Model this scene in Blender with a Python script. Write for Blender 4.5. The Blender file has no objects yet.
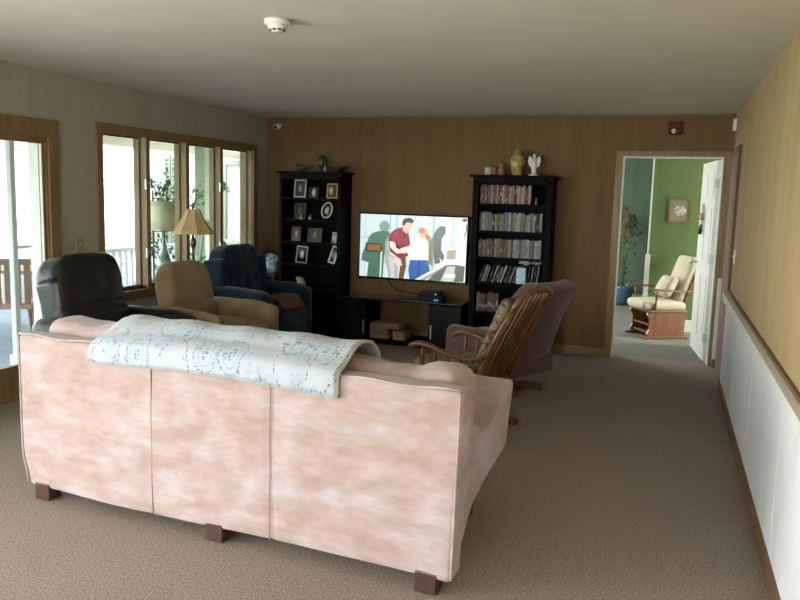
import bpy, bmesh, math, random
from mathutils import Vector, Matrix, noise
random.seed(7)
sc = bpy.context.scene
C = sc.collection
PI = math.pi
R = math.radians

# ------------------------------------------------------------------ measures
XL, XR = -4.486, 0.53          # side walls
YN = -11.0                      # wall behind the camera
H = 2.44

# ------------------------------------------------------------------ materials
def newmat(name):
    m = bpy.data.materials.new(name); m.use_nodes = True
    nt = m.node_tree
    return m, nt, nt.nodes['Principled BSDF']
def N(nt, t, **kw):
    n = nt.nodes.new(t)
    for k, v in kw.items():
        if k in n.inputs: n.inputs[k].default_value = v
        else: setattr(n, k, v)
    return n
def rgba(c): return (c[0], c[1], c[2], 1)
def s2l(r, g, b):
    f = lambda v: (v/255/12.92) if v/255 <= .04045 else ((v/255+.055)/1.055)**2.4
    return (f(r), f(g), f(b))
_cache = {}
def mat(name, col, rough=.6, metal=0, col2=None, scale=8, bump=0, bscale=None, coat=0, sheen=0, stretch=None, emit=None, estr=1, spec=None):
    if name in _cache: return _cache[name]
    m, nt, b = newmat(name)
    b.inputs['Base Color'].default_value = rgba(col)
    b.inputs['Roughness'].default_value = rough
    b.inputs['Metallic'].default_value = metal
    if coat: b.inputs['Coat Weight'].default_value = coat
    if sheen: b.inputs['Sheen Weight'].default_value = sheen
    if spec is not None: b.inputs['Specular IOR Level'].default_value = spec
    tc = N(nt, 'ShaderNodeTexCoord'); mp = N(nt, 'ShaderNodeMapping')
    nt.links.new(tc.outputs['Object'], mp.inputs['Vector'])
    if stretch: mp.inputs['Scale'].default_value = stretch
    nz = N(nt, 'ShaderNodeTexNoise', Scale=scale, Detail=4.0)
    nt.links.new(mp.outputs[0], nz.inputs['Vector'])
    c2 = col2 if col2 else tuple(x*.86 for x in col)
    r = N(nt, 'ShaderNodeValToRGB')
    r.color_ramp.elements[0].position = .35; r.color_ramp.elements[1].position = .65
    r.color_ramp.elements[0].color = rgba(c2); r.color_ramp.elements[1].color = rgba(col)
    nt.links.new(nz.outputs['Fac'], r.inputs['Fac'])
    nt.links.new(r.outputs['Color'], b.inputs['Base Color'])
    if bump:
        n2 = N(nt, 'ShaderNodeTexNoise', Scale=bscale or scale*6, Detail=3.0)
        nt.links.new(mp.outputs[0], n2.inputs['Vector'])
        bp = N(nt, 'ShaderNodeBump', Strength=bump, Distance=.004)
        nt.links.new(n2.outputs['Fac'], bp.inputs['Height'])
        nt.links.new(bp.outputs['Normal'], b.inputs['Normal'])
    if emit:
        b.inputs['Emission Color'].default_value = rgba(emit)
        b.inputs['Emission Strength'].default_value = estr
    _cache[name] = m
    return m

def glass_mat(name, tint=(.95, .98, .97), rough=0.0, refl=.08):
    m, nt, b = newmat(name)
    out = nt.nodes['Material Output']
    tr = N(nt, 'ShaderNodeBsdfTransparent'); tr.inputs['Color'].default_value = rgba(tint)
    gl = N(nt, 'ShaderNodeBsdfGlossy'); gl.inputs['Roughness'].default_value = .02
    mx = N(nt, 'ShaderNodeMixShader'); mx.inputs[0].default_value = refl
    nt.links.new(tr.outputs[0], mx.inputs[1]); nt.links.new(gl.outputs[0], mx.inputs[2])
    nt.links.new(mx.outputs[0], out.inputs['Surface'])
    return m

def carpet_mat(name, c1, c2, c3):
    m, nt, b = newmat(name)
    tc = N(nt, 'ShaderNodeTexCoord')
    n1 = N(nt, 'ShaderNodeTexNoise', Scale=300.0, Detail=2.0, Roughness=.7)
    n2 = N(nt, 'ShaderNodeTexNoise', Scale=110.0, Detail=4.0, Roughness=.85)
    n3 = N(nt, 'ShaderNodeTexNoise', Scale=1.3, Detail=2.0)
    for n in (n1, n2, n3): nt.links.new(tc.outputs['Object'], n.inputs['Vector'])
    mx = N(nt, 'ShaderNodeMath', operation='ADD'); nt.links.new(n1.outputs['Fac'], mx.inputs[0]); nt.links.new(n2.outputs['Fac'], mx.inputs[1])
    ml = N(nt, 'ShaderNodeMath', operation='MULTIPLY'); ml.inputs[1].default_value = .5; nt.links.new(mx.outputs[0], ml.inputs[0])
    r = N(nt, 'ShaderNodeValToRGB'); e = r.color_ramp.elements
    e[0].position = .42; e[0].color = rgba(c1); e[1].position = .58; e[1].color = rgba(c3)
    k = e.new(.5); k.color = rgba(c2)
    nt.links.new(ml.outputs[0], r.inputs['Fac'])
    mr = N(nt, 'ShaderNodeMapRange'); mr.inputs[3].default_value = .9; mr.inputs[4].default_value = 1.08
    nt.links.new(n3.outputs['Fac'], mr.inputs[0])
    vm = N(nt, 'ShaderNodeVectorMath', operation='SCALE'); nt.links.new(r.outputs['Color'], vm.inputs[0]); nt.links.new(mr.outputs[0], vm.inputs['Scale'])
    nt.links.new(vm.outputs[0], b.inputs['Base Color'])
    b.inputs['Roughness'].default_value = .95; b.inputs['Specular IOR Level'].default_value = .15
    bp = N(nt, 'ShaderNodeBump', Strength=.8, Distance=.01); nt.links.new(ml.outputs[0], bp.inputs['Height']); nt.links.new(bp.outputs[0], b.inputs['Normal'])
    return m

def paper_mat(name, c1, c2, rough=.75):
    """wall covering with a fine vertical thread"""
    m, nt, b = newmat(name)
    tc = N(nt, 'ShaderNodeTexCoord'); mp = N(nt, 'ShaderNodeMapping'); mp.inputs['Scale'].default_value = (60, 60, 3)
    nt.links.new(tc.outputs['Object'], mp.inputs['Vector'])
    n1 = N(nt, 'ShaderNodeTexNoise', Scale=1.0, Detail=4.0, Roughness=.6); nt.links.new(mp.outputs[0], n1.inputs['Vector'])
    mp2 = N(nt, 'ShaderNodeMapping'); mp2.inputs['Scale'].default_value = (7, 7, .5); nt.links.new(tc.outputs['Object'], mp2.inputs['Vector'])
    n2 = N(nt, 'ShaderNodeTexNoise', Scale=1.0, Detail=2.0); nt.links.new(mp2.outputs[0], n2.inputs['Vector'])
    ad = N(nt, 'ShaderNodeMath', operation='ADD'); nt.links.new(n1.outputs['Fac'], ad.inputs[0]); nt.links.new(n2.outputs['Fac'], ad.inputs[1])
    r = N(nt, 'ShaderNodeValToRGB'); e = r.color_ramp.elements
    hf = N(nt, 'ShaderNodeMath', operation='MULTIPLY'); hf.inputs[1].default_value = .5; nt.links.new(ad.outputs[0], hf.inputs[0])
    e[0].position = .38; e[0].color = rgba(c1); e[1].position = .62; e[1].color = rgba(c2)
    nt.links.new(hf.outputs[0], r.inputs['Fac']); nt.links.new(r.outputs['Color'], b.inputs['Base Color'])
    b.inputs['Roughness'].default_value = rough; b.inputs['Specular IOR Level'].default_value = .3
    bp = N(nt, 'ShaderNodeBump', Strength=.25, Distance=.003); nt.links.new(n1.outputs['Fac'], bp.inputs['Height']); nt.links.new(bp.outputs[0], b.inputs['Normal'])
    return m

def wood_mat(name, c1, c2, rough=.45, axis=2, scale=1.0, coat=.1):
    m, nt, b = newmat(name)
    tc = N(nt, 'ShaderNodeTexCoord'); mp = N(nt, 'ShaderNodeMapping')
    s = [28*scale]*3; s[axis] = 2.2*scale; mp.inputs['Scale'].default_value = s
    nt.links.new(tc.outputs['Object'], mp.inputs['Vector'])
    n1 = N(nt, 'ShaderNodeTexNoise', Scale=1.0, Detail=5.0, Distortion=.6); nt.links.new(mp.outputs[0], n1.inputs['Vector'])
    r = N(nt, 'ShaderNodeValToRGB'); e = r.color_ramp.elements
    e[0].position = .3; e[0].color = rgba(c1); e[1].position = .7; e[1].color = rgba(c2)
    nt.links.new(n1.outputs['Fac'], r.inputs['Fac']); nt.links.new(r.outputs['Color'], b.inputs['Base Color'])
    b.inputs['Roughness'].default_value = rough; b.inputs['Coat Weight'].default_value = coat
    bp = N(nt, 'ShaderNodeBump', Strength=.08, Distance=.002); nt.links.new(n1.outputs['Fac'], bp.inputs['Height']); nt.links.new(bp.outputs[0], b.inputs['Normal'])
    return m

def suede_mat(name, base, light, dark):
    """brushed microsuede: patches of nap lying the other way"""
    m, nt, b = newmat(name)
    tc = N(nt, 'ShaderNodeTexCoord'); mp = N(nt, 'ShaderNodeMapping'); mp.inputs['Scale'].default_value = (2.2, 2.2, 5.5)
    nt.links.new(tc.outputs['Object'], mp.inputs['Vector'])
    n1 = N(nt, 'ShaderNodeTexNoise', Scale=1.5, Detail=4.0, Roughness=.6, Distortion=.3); nt.links.new(mp.outputs[0], n1.inputs['Vector'])
    r = N(nt, 'ShaderNodeValToRGB'); e = r.color_ramp.elements
    e[0].position = .34; e[0].color = rgba(dark); e[1].position = .68; e[1].color = rgba(light)
    k = e.new(.47); k.color = rgba(base); k2 = e.new(.58); k2.color = rgba(tuple((a+c)/2 for a, c in zip(base, light)))
    nt.links.new(n1.outputs['Fac'], r.inputs['Fac'])
    n2 = N(nt, 'ShaderNodeTexNoise', Scale=3.2, Detail=3.0, Roughness=.6, Distortion=.4); nt.links.new(mp.outputs[0], n2.inputs['Vector'])
    r2 = N(nt, 'ShaderNodeValToRGB'); r2.color_ramp.elements[0].position = .40; r2.color_ramp.elements[1].position = .62
    r2.color_ramp.elements[0].color = (.90, .895, .89, 1); r2.color_ramp.elements[1].color = (1.05, 1.05, 1.06, 1)
    nt.links.new(n2.outputs['Fac'], r2.inputs['Fac'])
    mx = N(nt, 'ShaderNodeMix', data_type='RGBA', blend_type='MULTIPLY'); mx.inputs[0].default_value = 1
    nt.links.new(r.outputs['Color'], mx.inputs[6]); nt.links.new(r2.outputs['Color'], mx.inputs[7])
    nt.links.new(mx.outputs[2], b.inputs['Base Color'])
    b.inputs['Roughness'].default_value = .9; b.inputs['Sheen Weight'].default_value = .25; b.inputs['Specular IOR Level'].default_value = .15
    n3 = N(nt, 'ShaderNodeTexNoise', Scale=260.0); nt.links.new(tc.outputs['Object'], n3.inputs['Vector'])
    bp = N(nt, 'ShaderNodeBump', Strength=.12, Distance=.002); nt.links.new(n3.outputs['Fac'], bp.inputs['Height']); nt.links.new(bp.outputs[0], b.inputs['Normal'])
    return m

def paisley_mat(name):
    m, nt, b = newmat(name)
    tc = N(nt, 'ShaderNodeTexCoord')
    base = (.36, .385, .43)
    def ring(scale, lo, hi, off, dots=None):
        mp = N(nt, 'ShaderNodeMapping'); mp.inputs['Location'].default_value = off; mp.inputs['Scale'].default_value = (1, .62, 1)
        mp.inputs['Rotation'].default_value = (0, 0, off[0])
        nt.links.new(tc.outputs['UV'], mp.inputs['Vector'])
        dn = N(nt, 'ShaderNodeTexNoise', Scale=6.0); nt.links.new(mp.outputs[0], dn.inputs['Vector'])
        mixv = N(nt, 'ShaderNodeMix', data_type='RGBA'); mixv.inputs[0].default_value = .05
        nt.links.new(mp.outputs[0], mixv.inputs[6]); nt.links.new(dn.outputs['Color'], mixv.inputs[7])
        v = N(nt, 'ShaderNodeTexVoronoi', Scale=scale, Randomness=.75, voronoi_dimensions='2D'); nt.links.new(mixv.outputs[2], v.inputs['Vector'])
        g1 = N(nt, 'ShaderNodeMath', operation='GREATER_THAN'); g1.inputs[1].default_value = lo; nt.links.new(v.outputs['Distance'], g1.inputs[0])
        g2 = N(nt, 'ShaderNodeMath', operation='LESS_THAN'); g2.inputs[1].default_value = hi; nt.links.new(v.outputs['Distance'], g2.inputs[0])
        mu = N(nt, 'ShaderNodeMath', operation='MULTIPLY'); nt.links.new(g1.outputs[0], mu.inputs[0]); nt.links.new(g2.outputs[0], mu.inputs[1])
        outp = mu
        if dots:
            v2 = N(nt, 'ShaderNodeTexVoronoi', Scale=dots, Randomness=.5, voronoi_dimensions='2D'); nt.links.new(tc.outputs['UV'], v2.inputs['Vector'])
            g3 = N(nt, 'ShaderNodeMath', operation='LESS_THAN'); g3.inputs[1].default_value = .36; nt.links.new(v2.outputs['Distance'], g3.inputs[0])
            mu2 = N(nt, 'ShaderNodeMath', operation='MULTIPLY'); nt.links.new(mu.outputs[0], mu2.inputs[0]); nt.links.new(g3.outputs[0], mu2.inputs[1])
            outp = mu2
        return outp.outputs[0]
    def sub(a, b):
        m_ = N(nt, 'ShaderNodeMath', operation='MULTIPLY'); nt.links.new(a, m_.inputs[0]); nt.links.new(b, m_.inputs[1]); return m_.outputs[0]
    pn = N(nt, 'ShaderNodeTexNoise', Scale=5.0, Detail=2.0); nt.links.new(tc.outputs['UV'], pn.inputs['Vector'])
    pg = N(nt, 'ShaderNodeMath', operation='GREATER_THAN'); pg.inputs[1].default_value = .42; nt.links.new(pn.outputs['Fac'], pg.inputs[0]); patch = pg.outputs[0]
    pl = N(nt, 'ShaderNodeMath', operation='LESS_THAN'); pl.inputs[1].default_value = .56; nt.links.new(pn.outputs['Fac'], pl.inputs[0]); patch2 = pl.outputs[0]
    layers = [(ring(9, .0, .34, (1.7, 1.4, 0), 30), (.24, .34, .43), .6),
              (sub(ring(6.2, .31, .38, (.3, .1, 0), 70), patch), (.09, .20, .29), .9), (sub(ring(6.2, .20, .225, (.3, .1, 0)), patch), (.18, .30, .38), .8),
              (sub(ring(6.2, 0, .10, (.3, .1, 0), 55), patch), (.06, .20, .28), .9),
              (sub(ring(4.3, .33, .36, (1.1, .6, 0), 46), patch2), (.13, .09, .09), .85), (sub(ring(13, .0, .12, (2.2, .4, 0), 60), patch2), (.18, .12, .12), .75),
              (sub(ring(11, .24, .27, (.8, 2.4, 0)), patch2), (.25, .36, .44), .6)]
    cur = None
    for fac, col, st in layers:
        mx = N(nt, 'ShaderNodeMix', data_type='RGBA')
        f = N(nt, 'ShaderNodeMath', operation='MULTIPLY'); f.inputs[1].default_value = st; nt.links.new(fac, f.inputs[0])
        nt.links.new(f.outputs[0], mx.inputs[0])
        if cur is None: mx.inputs[6].default_value = rgba(base)
        else: nt.links.new(cur, mx.inputs[6])
        mx.inputs[7].default_value = rgba(col); cur = mx.outputs[2]
    nt.links.new(cur, b.inputs['Base Color']); b.inputs['Roughness'].default_value = .85; b.inputs['Sheen Weight'].default_value = .2
    n3 = N(nt, 'ShaderNodeTexNoise', Scale=14.0); nt.links.new(tc.outputs['Object'], n3.inputs['Vector'])
    bp = N(nt, 'ShaderNodeBump', Strength=.5, Distance=.01); nt.links.new(n3.outputs['Fac'], bp.inputs['Height']); nt.links.new(bp.outputs[0], b.inputs['Normal'])
    return m

def floral_mat(name):
    m, nt, b = newmat(name)
    tc = N(nt, 'ShaderNodeTexCoord')
    v = N(nt, 'ShaderNodeTexVoronoi', Scale=42.0); nt.links.new(tc.outputs['Object'], v.inputs['Vector'])
    r = N(nt, 'ShaderNodeValToRGB'); e = r.color_ramp.elements; r.color_ramp.interpolation = 'CONSTANT'
    sp = N(nt, 'ShaderNodeSeparateColor'); nt.links.new(v.outputs['Color'], sp.inputs[0])
    e[0].position = 0; e[0].color = (.24, .20, .12, 1); e[1].position = .4; e[1].color = (.11, .115, .065, 1)
    for p, c in ((.62, (.16, .05, .04, 1)), (.7, (.32, .27, .18, 1)), (.88, (.07, .05, .04, 1))):
        k = e.new(p); k.color = c
    nt.links.new(sp.outputs[0], r.inputs['Fac']); nt.links.new(r.outputs['Color'], b.inputs['Base Color'])
    b.inputs['Roughness'].default_value = .9
    return m

M = {}
M['wall_tan'] = paper_mat('tan_wall_covering', (.145, .084, .036), (.178, .106, .046))  # dimness of the far end is put into this darker tan
M['wall_tan_lit'] = paper_mat('tan_wall_covering_lit', (.37, .26, .135), (.46, .335, .18))  # same covering lightened: stronger light on the right wall put into the colour
M['wall_grey'] = paper_mat('grey_beige_paint', (.37, .36, .295), (.40, .39, .32))
M['ceiling'] = mat('ceiling_paint', (.66, .615, .54), .8, col2=(.62, .58, .51), scale=3, bump=.3, bscale=120)
M['carpet'] = carpet_mat('grey_brown_carpet', (.11, .082, .067), (.28, .222, .188), (.50, .42, .37))
M['carpet_green'] = carpet_mat('grey_green_room_carpet', (.10, .10, .085), (.19, .19, .165), (.29, .29, .25))
M['oak'] = wood_mat('golden_oak_trim', (.185, .11, .042), (.285, .178, .075), .5)
M['oak_y'] = wood_mat('golden_oak_trim_lengthwise', (.185, .11, .042), (.285, .178, .075), .5, axis=1)
M['oak_x'] = wood_mat('golden_oak_trim_across', (.185, .11, .042), (.285, .178, .075), .5, axis=0)
M['brown_rail'] = wood_mat('brown_rail_wood', (.12, .062, .03), (.19, .10, .048), .6, axis=1, coat=0)
M['brown_door'] = wood_mat('brown_door_wood', (.10, .052, .026), (.15, .08, .04), .8, coat=0)
M['white'] = mat('white_paint', (.72, .73, .70), .45, col2=(.68, .69, .67), scale=3)
M['panel_white'] = mat('white_wainscot', (.74, .74, .75), .6, col2=(.66, .66, .68), scale=2.5, stretch=(1, 3, .6))
M['white_plastic'] = mat('white_plastic', (.78, .76, .70), .35)
M['black_lacquer'] = mat('black_wood', (.0045, .005, .0045), .7, col2=(.004, .004, .004), spec=.1)
M['black_plastic'] = mat('black_plastic', (.008, .008, .009), .5, spec=.2)
M['black_gloss'] = mat('black_gloss', (.01, .01, .01), .12)
M['smoked_glass'] = mat('smoked_glass', (.02, .022, .022), .06, coat=1)
M['suede'] = suede_mat('pink_beige_suede', (.37, .27, .256), (.415, .345, .37), (.33, .232, .21))
M['seam'] = mat('suede_seam', (.33, .24, .22), .9)
M['sofa_leg'] = wood_mat('red_brown_leg', (.04, .012, .009), (.065, .02, .013), .5)
M['paisley'] = paisley_mat('paisley_cotton')
M['binding'] = mat('blanket_binding', (.46, .44, .38), .8)
M['black_leather'] = mat('black_leather', (.009, .010, .009), .33, col2=(.006, .007, .006), scale=5, bump=.5, bscale=60)
M['beige_cloth'] = mat('tan_upholstery', (.27, .195, .10), .9, col2=(.22, .155, .08), scale=10, bump=.3, bscale=160, sheen=.2)
M['beige_light'] = mat('pale_tan_upholstery', (.33, .26, .155), .9, col2=(.29, .22, .13), scale=10, bump=.3, bscale=160)
M['blue_cloth'] = mat('blue_chenille', (.008, .028, .052), .95, col2=(.004, .015, .03), scale=9, bump=.4, bscale=90, sheen=.2, spec=.2)
M['pink_cloth'] = mat('mauve_upholstery', (.125, .056, .05), .95, col2=(.10, .045, .04), scale=9, bump=.3, bscale=120, sheen=.3)
M['brown_throw'] = mat('brown_throw', (.12, .05, .028), .9, col2=(.16, .07, .04), scale=22, bump=.4)
M['dark_green'] = mat('dark_green_cloth', (.015, .03, .022), .8)
M['rocker_wood'] = wood_mat('rocker_wood', (.10, .034, .012), (.19, .075, .028), .35, coat=.2)
M['rocker_wood_light'] = wood_mat('glider_wood', (.13, .05, .022), (.22, .095, .042), .4, coat=.1)
M['floral'] = floral_mat('floral_cushion')
M['cream'] = mat('cream_cushion', (.52, .47, .34), .85, col2=(.47, .42, .30), bump=.2, bscale=90)
M['green_wall'] = paper_mat('green_wall_paint', (.10, .155, .055), (.12, .175, .065))
M['teal_wall'] = paper_mat('dull_green_wall_paint', (.075, .12, .083), (.09, .14, .095))
M['brass'] = mat('antique_brass', (.20, .13, .06), .35, .9)
M['steel'] = mat('satin_steel', (.55, .55, .55), .3, .95)
M['shade_white'] = mat('white_lamp_shade', (.62, .60, .44), .8)
M['shade_tan'] = mat('tan_lamp_shade', (.62, .47, .25), .8, col2=(.57, .42, .21), scale=6)
M['glass_base'] = mat('pale_green_ceramic', (.30, .38, .34), .12, coat=.7, col2=(.08, .14, .10), scale=14)
M['glass'] = glass_mat('window_glass')
M['dark_rubber'] = mat('window_gasket', (.03, .028, .024), .6)
M['leaf'] = mat('leaf', (.05, .14, .03), .6, col2=(.08, .22, .05), scale=12)
M['siding'] = mat('white_siding', (.55, .58, .57), .7, col2=(.50, .53, .53))
M['pale_green_paint'] = mat('pale_green_paint', (.26, .32, .24), .7, col2=(.24, .30, .22))
M['shutter_green'] = mat('grey_green_paint', (.24, .29, .22), .7)
M['soffit'] = mat('cream_soffit', (.75, .68, .48), .7)
M['deck'] = mat('blue_grey_deck', (.17, .21, .24), .8, col2=(.13, .17, .20), scale=4)
M['patio_wood'] = mat('brown_patio_wood', (.22, .14, .10), .6)
M['patio_grey'] = mat('grey_resin', (.36, .34, .38), .6)
M['grass'] = mat('lawn', (.10, .20, .05), .9, scale=2)

# ------------------------------------------------------------------ object helpers
def link(name, me, m, parent=None, smooth=False, mats=None):
    o = bpy.data.objects.new(name, me); C.objects.link(o)
    for mm in (mats or [m]): me.materials.append(mm)
    if smooth:
        for p in me.polygons: p.use_smooth = True
    if parent is not None: o.parent = parent
    return o
def fin(name, bm, m, parent=None, smooth=False, mats=None):
    bmesh.ops.recalc_face_normals(bm, faces=bm.faces)
    me = bpy.data.meshes.new(name); bm.to_mesh(me); bm.free()
    return link(name, me, m, parent, smooth, mats)
def thing(name, label, cat, loc=(0, 0, 0), rz=0, group=None):
    o = bpy.data.objects.new(name, None); C.objects.link(o); o.empty_display_size = .05
    o.location = loc; o.rotation_euler = (0, 0, rz); o['label'] = label; o['category'] = cat
    if group: o['group'] = group
    return o
def tag(o, label, cat, group=None, kind=None):
    o['label'] = label; o['category'] = cat
    if group: o['group'] = group
    if kind: o['kind'] = kind
    return o
def struct(o, label=None):
    o['kind'] = 'structure'
    if label: o['label'] = label
    return o
def box(bm, x0, x1, y0, y1, z0, z1, mi=0):
    vs = [bm.verts.new((x, y, z)) for z in (z0, z1) for y in (y0, y1) for x in (x0, x1)]
    for q in ((0, 2, 3, 1), (4, 5, 7, 6), (0, 1, 5, 4), (2, 6, 7, 3), (0, 4, 6, 2), (1, 3, 7, 5)):
        f = bm.faces.new([vs[i] for i in q]); f.material_index = mi
    return vs
def B(name, x0, x1, y0, y1, z0, z1, m, parent=None, bev=0):
    """one box, optionally bevelled"""
    bm = bmesh.new(); box(bm, min(x0, x1), max(x0, x1), min(y0, y1), max(y0, y1), min(z0, z1), max(z0, z1))
    if bev: bmesh.ops.bevel(bm, geom=list(bm.edges), offset=bev, segments=2, profile=.5, affect='EDGES')
    return fin(name, bm, m, parent)
def boxes(name, lst, m, parent=None):
    bm = bmesh.new()
    for b in lst: box(bm, *b)
    return fin(name, bm, m, parent)
def frame_of(d):
    d = d.normalized(); a = Vector((0, 0, 1)) if abs(d.z) < .9 else Vector((1, 0, 0))
    u = d.cross(a).normalized(); return u, d.cross(u).normalized()
def tube(bm, pts, rad, seg=8, cap=True, flat=1.0):
    pts = [Vector(p) for p in pts]; n = len(pts); rings = []
    rad = rad if isinstance(rad, (list, tuple)) else [rad]*n
    pu = None
    for i, p in enumerate(pts):
        d = (pts[min(i+1, n-1)] - pts[max(i-1, 0)])
        if d.length < 1e-6: d = Vector((0, 0, 1))
        d.normalize()
        if pu is None: u, v = frame_of(d)
        else:
            u = (pu - d*pu.dot(d)).normalized(); v = d.cross(u)
        pu = u
        rings.append([bm.verts.new(p + rad[i]*(math.cos(2*PI*k/seg)*u + flat*math.sin(2*PI*k/seg)*v)) for k in range(seg)])
    for i in range(n-1):
        for k in range(seg):
            bm.faces.new((rings[i][k], rings[i][(k+1) % seg], rings[i+1][(k+1) % seg], rings[i+1][k]))
    if cap: bm.faces.new(rings[0]); bm.faces.new(rings[-1][::-1])
def lathe(bm, prof, seg=24, c=(0, 0, 0), sx=1, sy=1, cap=True):
    rings = []
    for r, z in prof:
        rings.append([bm.verts.new((c[0]+sx*r*math.cos(2*PI*k/seg), c[1]+sy*r*math.sin(2*PI*k/seg), c[2]+z)) for k in range(seg)])
    for i in range(len(rings)-1):
        for k in range(seg):
            bm.faces.new((rings[i][k], rings[i][(k+1) % seg], rings[i+1][(k+1) % seg], rings[i+1][k]))
    if cap:
        if prof[0][0] > 1e-4: bm.faces.new(rings[0][::-1])
        if prof[-1][0] > 1e-4: bm.faces.new(rings[-1])
def T(name, pts, rad, m, parent=None, seg=8, flat=1.0):
    bm = bmesh.new(); tube(bm, pts, rad, seg, True, flat); return fin(name, bm, m, parent, True)
def LA(name, prof, m, parent=None, c=(0, 0, 0), seg=24, sx=1, sy=1, smooth=True, cap=True):
    bm = bmesh.new(); lathe(bm, prof, seg, c, sx, sy, cap); return fin(name, bm, m, parent, smooth)
def rbox(bm, cx, cy, cz, hx, hy, hz, r, n=5, warp=None, m=10):
    """rounded block around a centre, with an optional warp(p) -> p on local coordinates"""
    r = min(r, hx*.999, hy*.999, hz*.999)
    def axis(h):
        a = [-h + r*(1-math.cos(PI/2*i/n)) for i in range(n+1)]
        k = max(1, int(round(2*(h-r)/max(.02, 2*max(hx, hy, hz)/m))))
        mid = [-(h-r) + 2*(h-r)*i/k for i in range(1, k)] if h-r > 1e-5 else []
        b = [-x for x in reversed(a)]
        if h-r < 1e-4: b = b[1:]
        return a + mid + b
    ax = [axis(hx), axis(hy), axis(hz)]; hs = (hx, hy, hz); cache = {}
    def V(i, j, k):
        key = (i, j, k)
        if key not in cache:
            p = Vector((ax[0][i], ax[1][j], ax[2][k]))
            q = Vector([max(-(h-r), min(h-r, c)) for c, h in zip(p, hs)])
            d = p-q
            if d.length > 1e-9:
                s = d.normalized()
                # keep ring spacing: use max-norm length
                L = max(abs(d.x), abs(d.y), abs(d.z)); p = q + d*(r/d.length) if d.length > r or L >= r-1e-6 else q+d
            if warp: p = Vector(warp(p))
            cache[key] = bm.verts.new((cx+p.x, cy+p.y, cz+p.z))
        return cache[key]
    nx, ny, nz = [len(a)-1 for a in ax]
    for i in range(nx):
        for j in range(ny):
            for k in (0, nz): bm.faces.new((V(i, j, k), V(i+1, j, k), V(i+1, j+1, k), V(i, j+1, k)))
    for i in range(nx):
        for k in range(nz):
            for j in (0, ny): bm.faces.new((V(i, j, k), V(i+1, j, k), V(i+1, j, k+1), V(i, j, k+1)))
    for j in range(ny):
        for k in range(nz):
            for i in (0, nx): bm.faces.new((V(i, j, k), V(i, j+1, k), V(i, j+1, k+1), V(i, j, k+1)))
def RB(name, c, h, r, m, parent=None, warp=None, n=4, md=12, rot=None):
    bm = bmesh.new(); rbox(bm, 0, 0, 0, h[0], h[1], h[2], r, n, warp, md)
    if rot: bmesh.ops.rotate(bm, verts=bm.verts, cent=(0, 0, 0), matrix=rot)
    bmesh.ops.translate(bm, verts=bm.verts, vec=c)
    return fin(name, bm, m, parent, True)
def nz3(p, s, a, o=0):
    v = Vector(p)*s + Vector((o*3.1, o*7.7, o*1.3)); return noise.noise(v)*a
def puff(h, ax, amt, lump=0, ls=4, off=0):
    """warp that swells the block along one axis and adds soft lumps"""
    def f(p):
        o = [i for i in range(3) if i != ax]
        u = 1-min(1, abs(p[o[0]]/h[o[0]]))**2; v = 1-min(1, abs(p[o[1]]/h[o[1]]))**2
        q = Vector(p); q[ax] += amt*u*v*(1 if p[ax] > 0 else -1)
        if lump:
            q += Vector((nz3(p, ls, lump, off), nz3(p, ls, lump, off+5), nz3(p, ls, lump, off+9)))
        return q
    return f
def copy_tree(o, parent=None):
    c = o.copy(); C.objects.link(c); c.parent = parent
    for ch in list(o.children): copy_tree(ch, c)
    return c
def prism(bm, pts, y0, y1):
    """outline in x,z extruded along y"""
    a = [bm.verts.new((p[0], y0, p[1])) for p in pts]; b = [bm.verts.new((p[0], y1, p[1])) for p in pts]
    bm.faces.new(a); bm.faces.new(b[::-1]); n = len(pts)
    for i in range(n): bm.faces.new((a[i], a[(i+1) % n], b[(i+1) % n], b[i]))

# ------------------------------------------------------------------ room shell
WT = .16
struct(B('floor', XL-WT, XR+WT, YN, .13, -.1, 0, M['carpet']))
struct(B('ceiling', XL-WT, XR+WT, YN-.16, .13, H, H+.2, M['ceiling']))
# far wall with the doorway
DX0, DX1, DZ = -.472, .447, 2.033
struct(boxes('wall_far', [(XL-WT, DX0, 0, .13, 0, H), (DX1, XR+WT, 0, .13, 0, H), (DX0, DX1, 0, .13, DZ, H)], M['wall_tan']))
struct(boxes('wall_right', [(XR, XR+WT, YN, 0, 0, H)], M['wall_tan_lit']))
# left wall with the window and the patio door
WY0, WY1, WZ0, WZ1 = -2.80, -.335, .69, 2.055
PY0, PY1, PZ = -5.55, -3.395, 1.95
QY0, QY1 = -10.3, -6.3            # second glazed door, beside the camera
struct(boxes('wall_left', [(XL-WT, XL, WY1, 0, 0, H), (XL-WT, XL, WY0, WY1, 0, WZ0), (XL-WT, XL, WY0, WY1, WZ1, H),
    (XL-WT, XL, PY1, WY0, 0, H), (XL-WT, XL, PY0, PY1, PZ, H), (XL-WT, XL, QY1, PY0, 0, H), (XL-WT, XL, YN, QY0, 0, H), (XL-WT, XL, QY0, QY1, PZ+.1, H)], M['wall_grey']))
# wall behind the camera with a wide window
BX0, BX1, BZ0, BZ1 = -4.0, .2, .35, 2.15
struct(boxes('wall_near', [(XL-WT, BX0, YN-.16, YN, 0, H), (BX1, XR+WT, YN-.16, YN, 0, H), (BX0, BX1, YN-.16, YN, 0, BZ0), (BX0, BX1, YN-.16, YN, BZ1, H)], M['wall_grey']))
w = struct(boxes('window_2', [(BX0, BX0+.06, YN-.14, YN-.04, BZ0, BZ1), (BX1-.06, BX1, YN-.14, YN-.04, BZ0, BZ1), (BX0, BX1, YN-.14, YN-.04, BZ0, BZ0+.06), (BX0, BX1, YN-.14, YN-.04, BZ1-.06, BZ1),
    (-2.64, -2.56, YN-.14, YN-.04, BZ0, BZ1), (-1.24, -1.16, YN-.14, YN-.04, BZ0, BZ1)], M['oak']))
B('pane', BX0, BX1, YN-.10, YN-.095, BZ0, BZ1, M['glass'], w)

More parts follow.
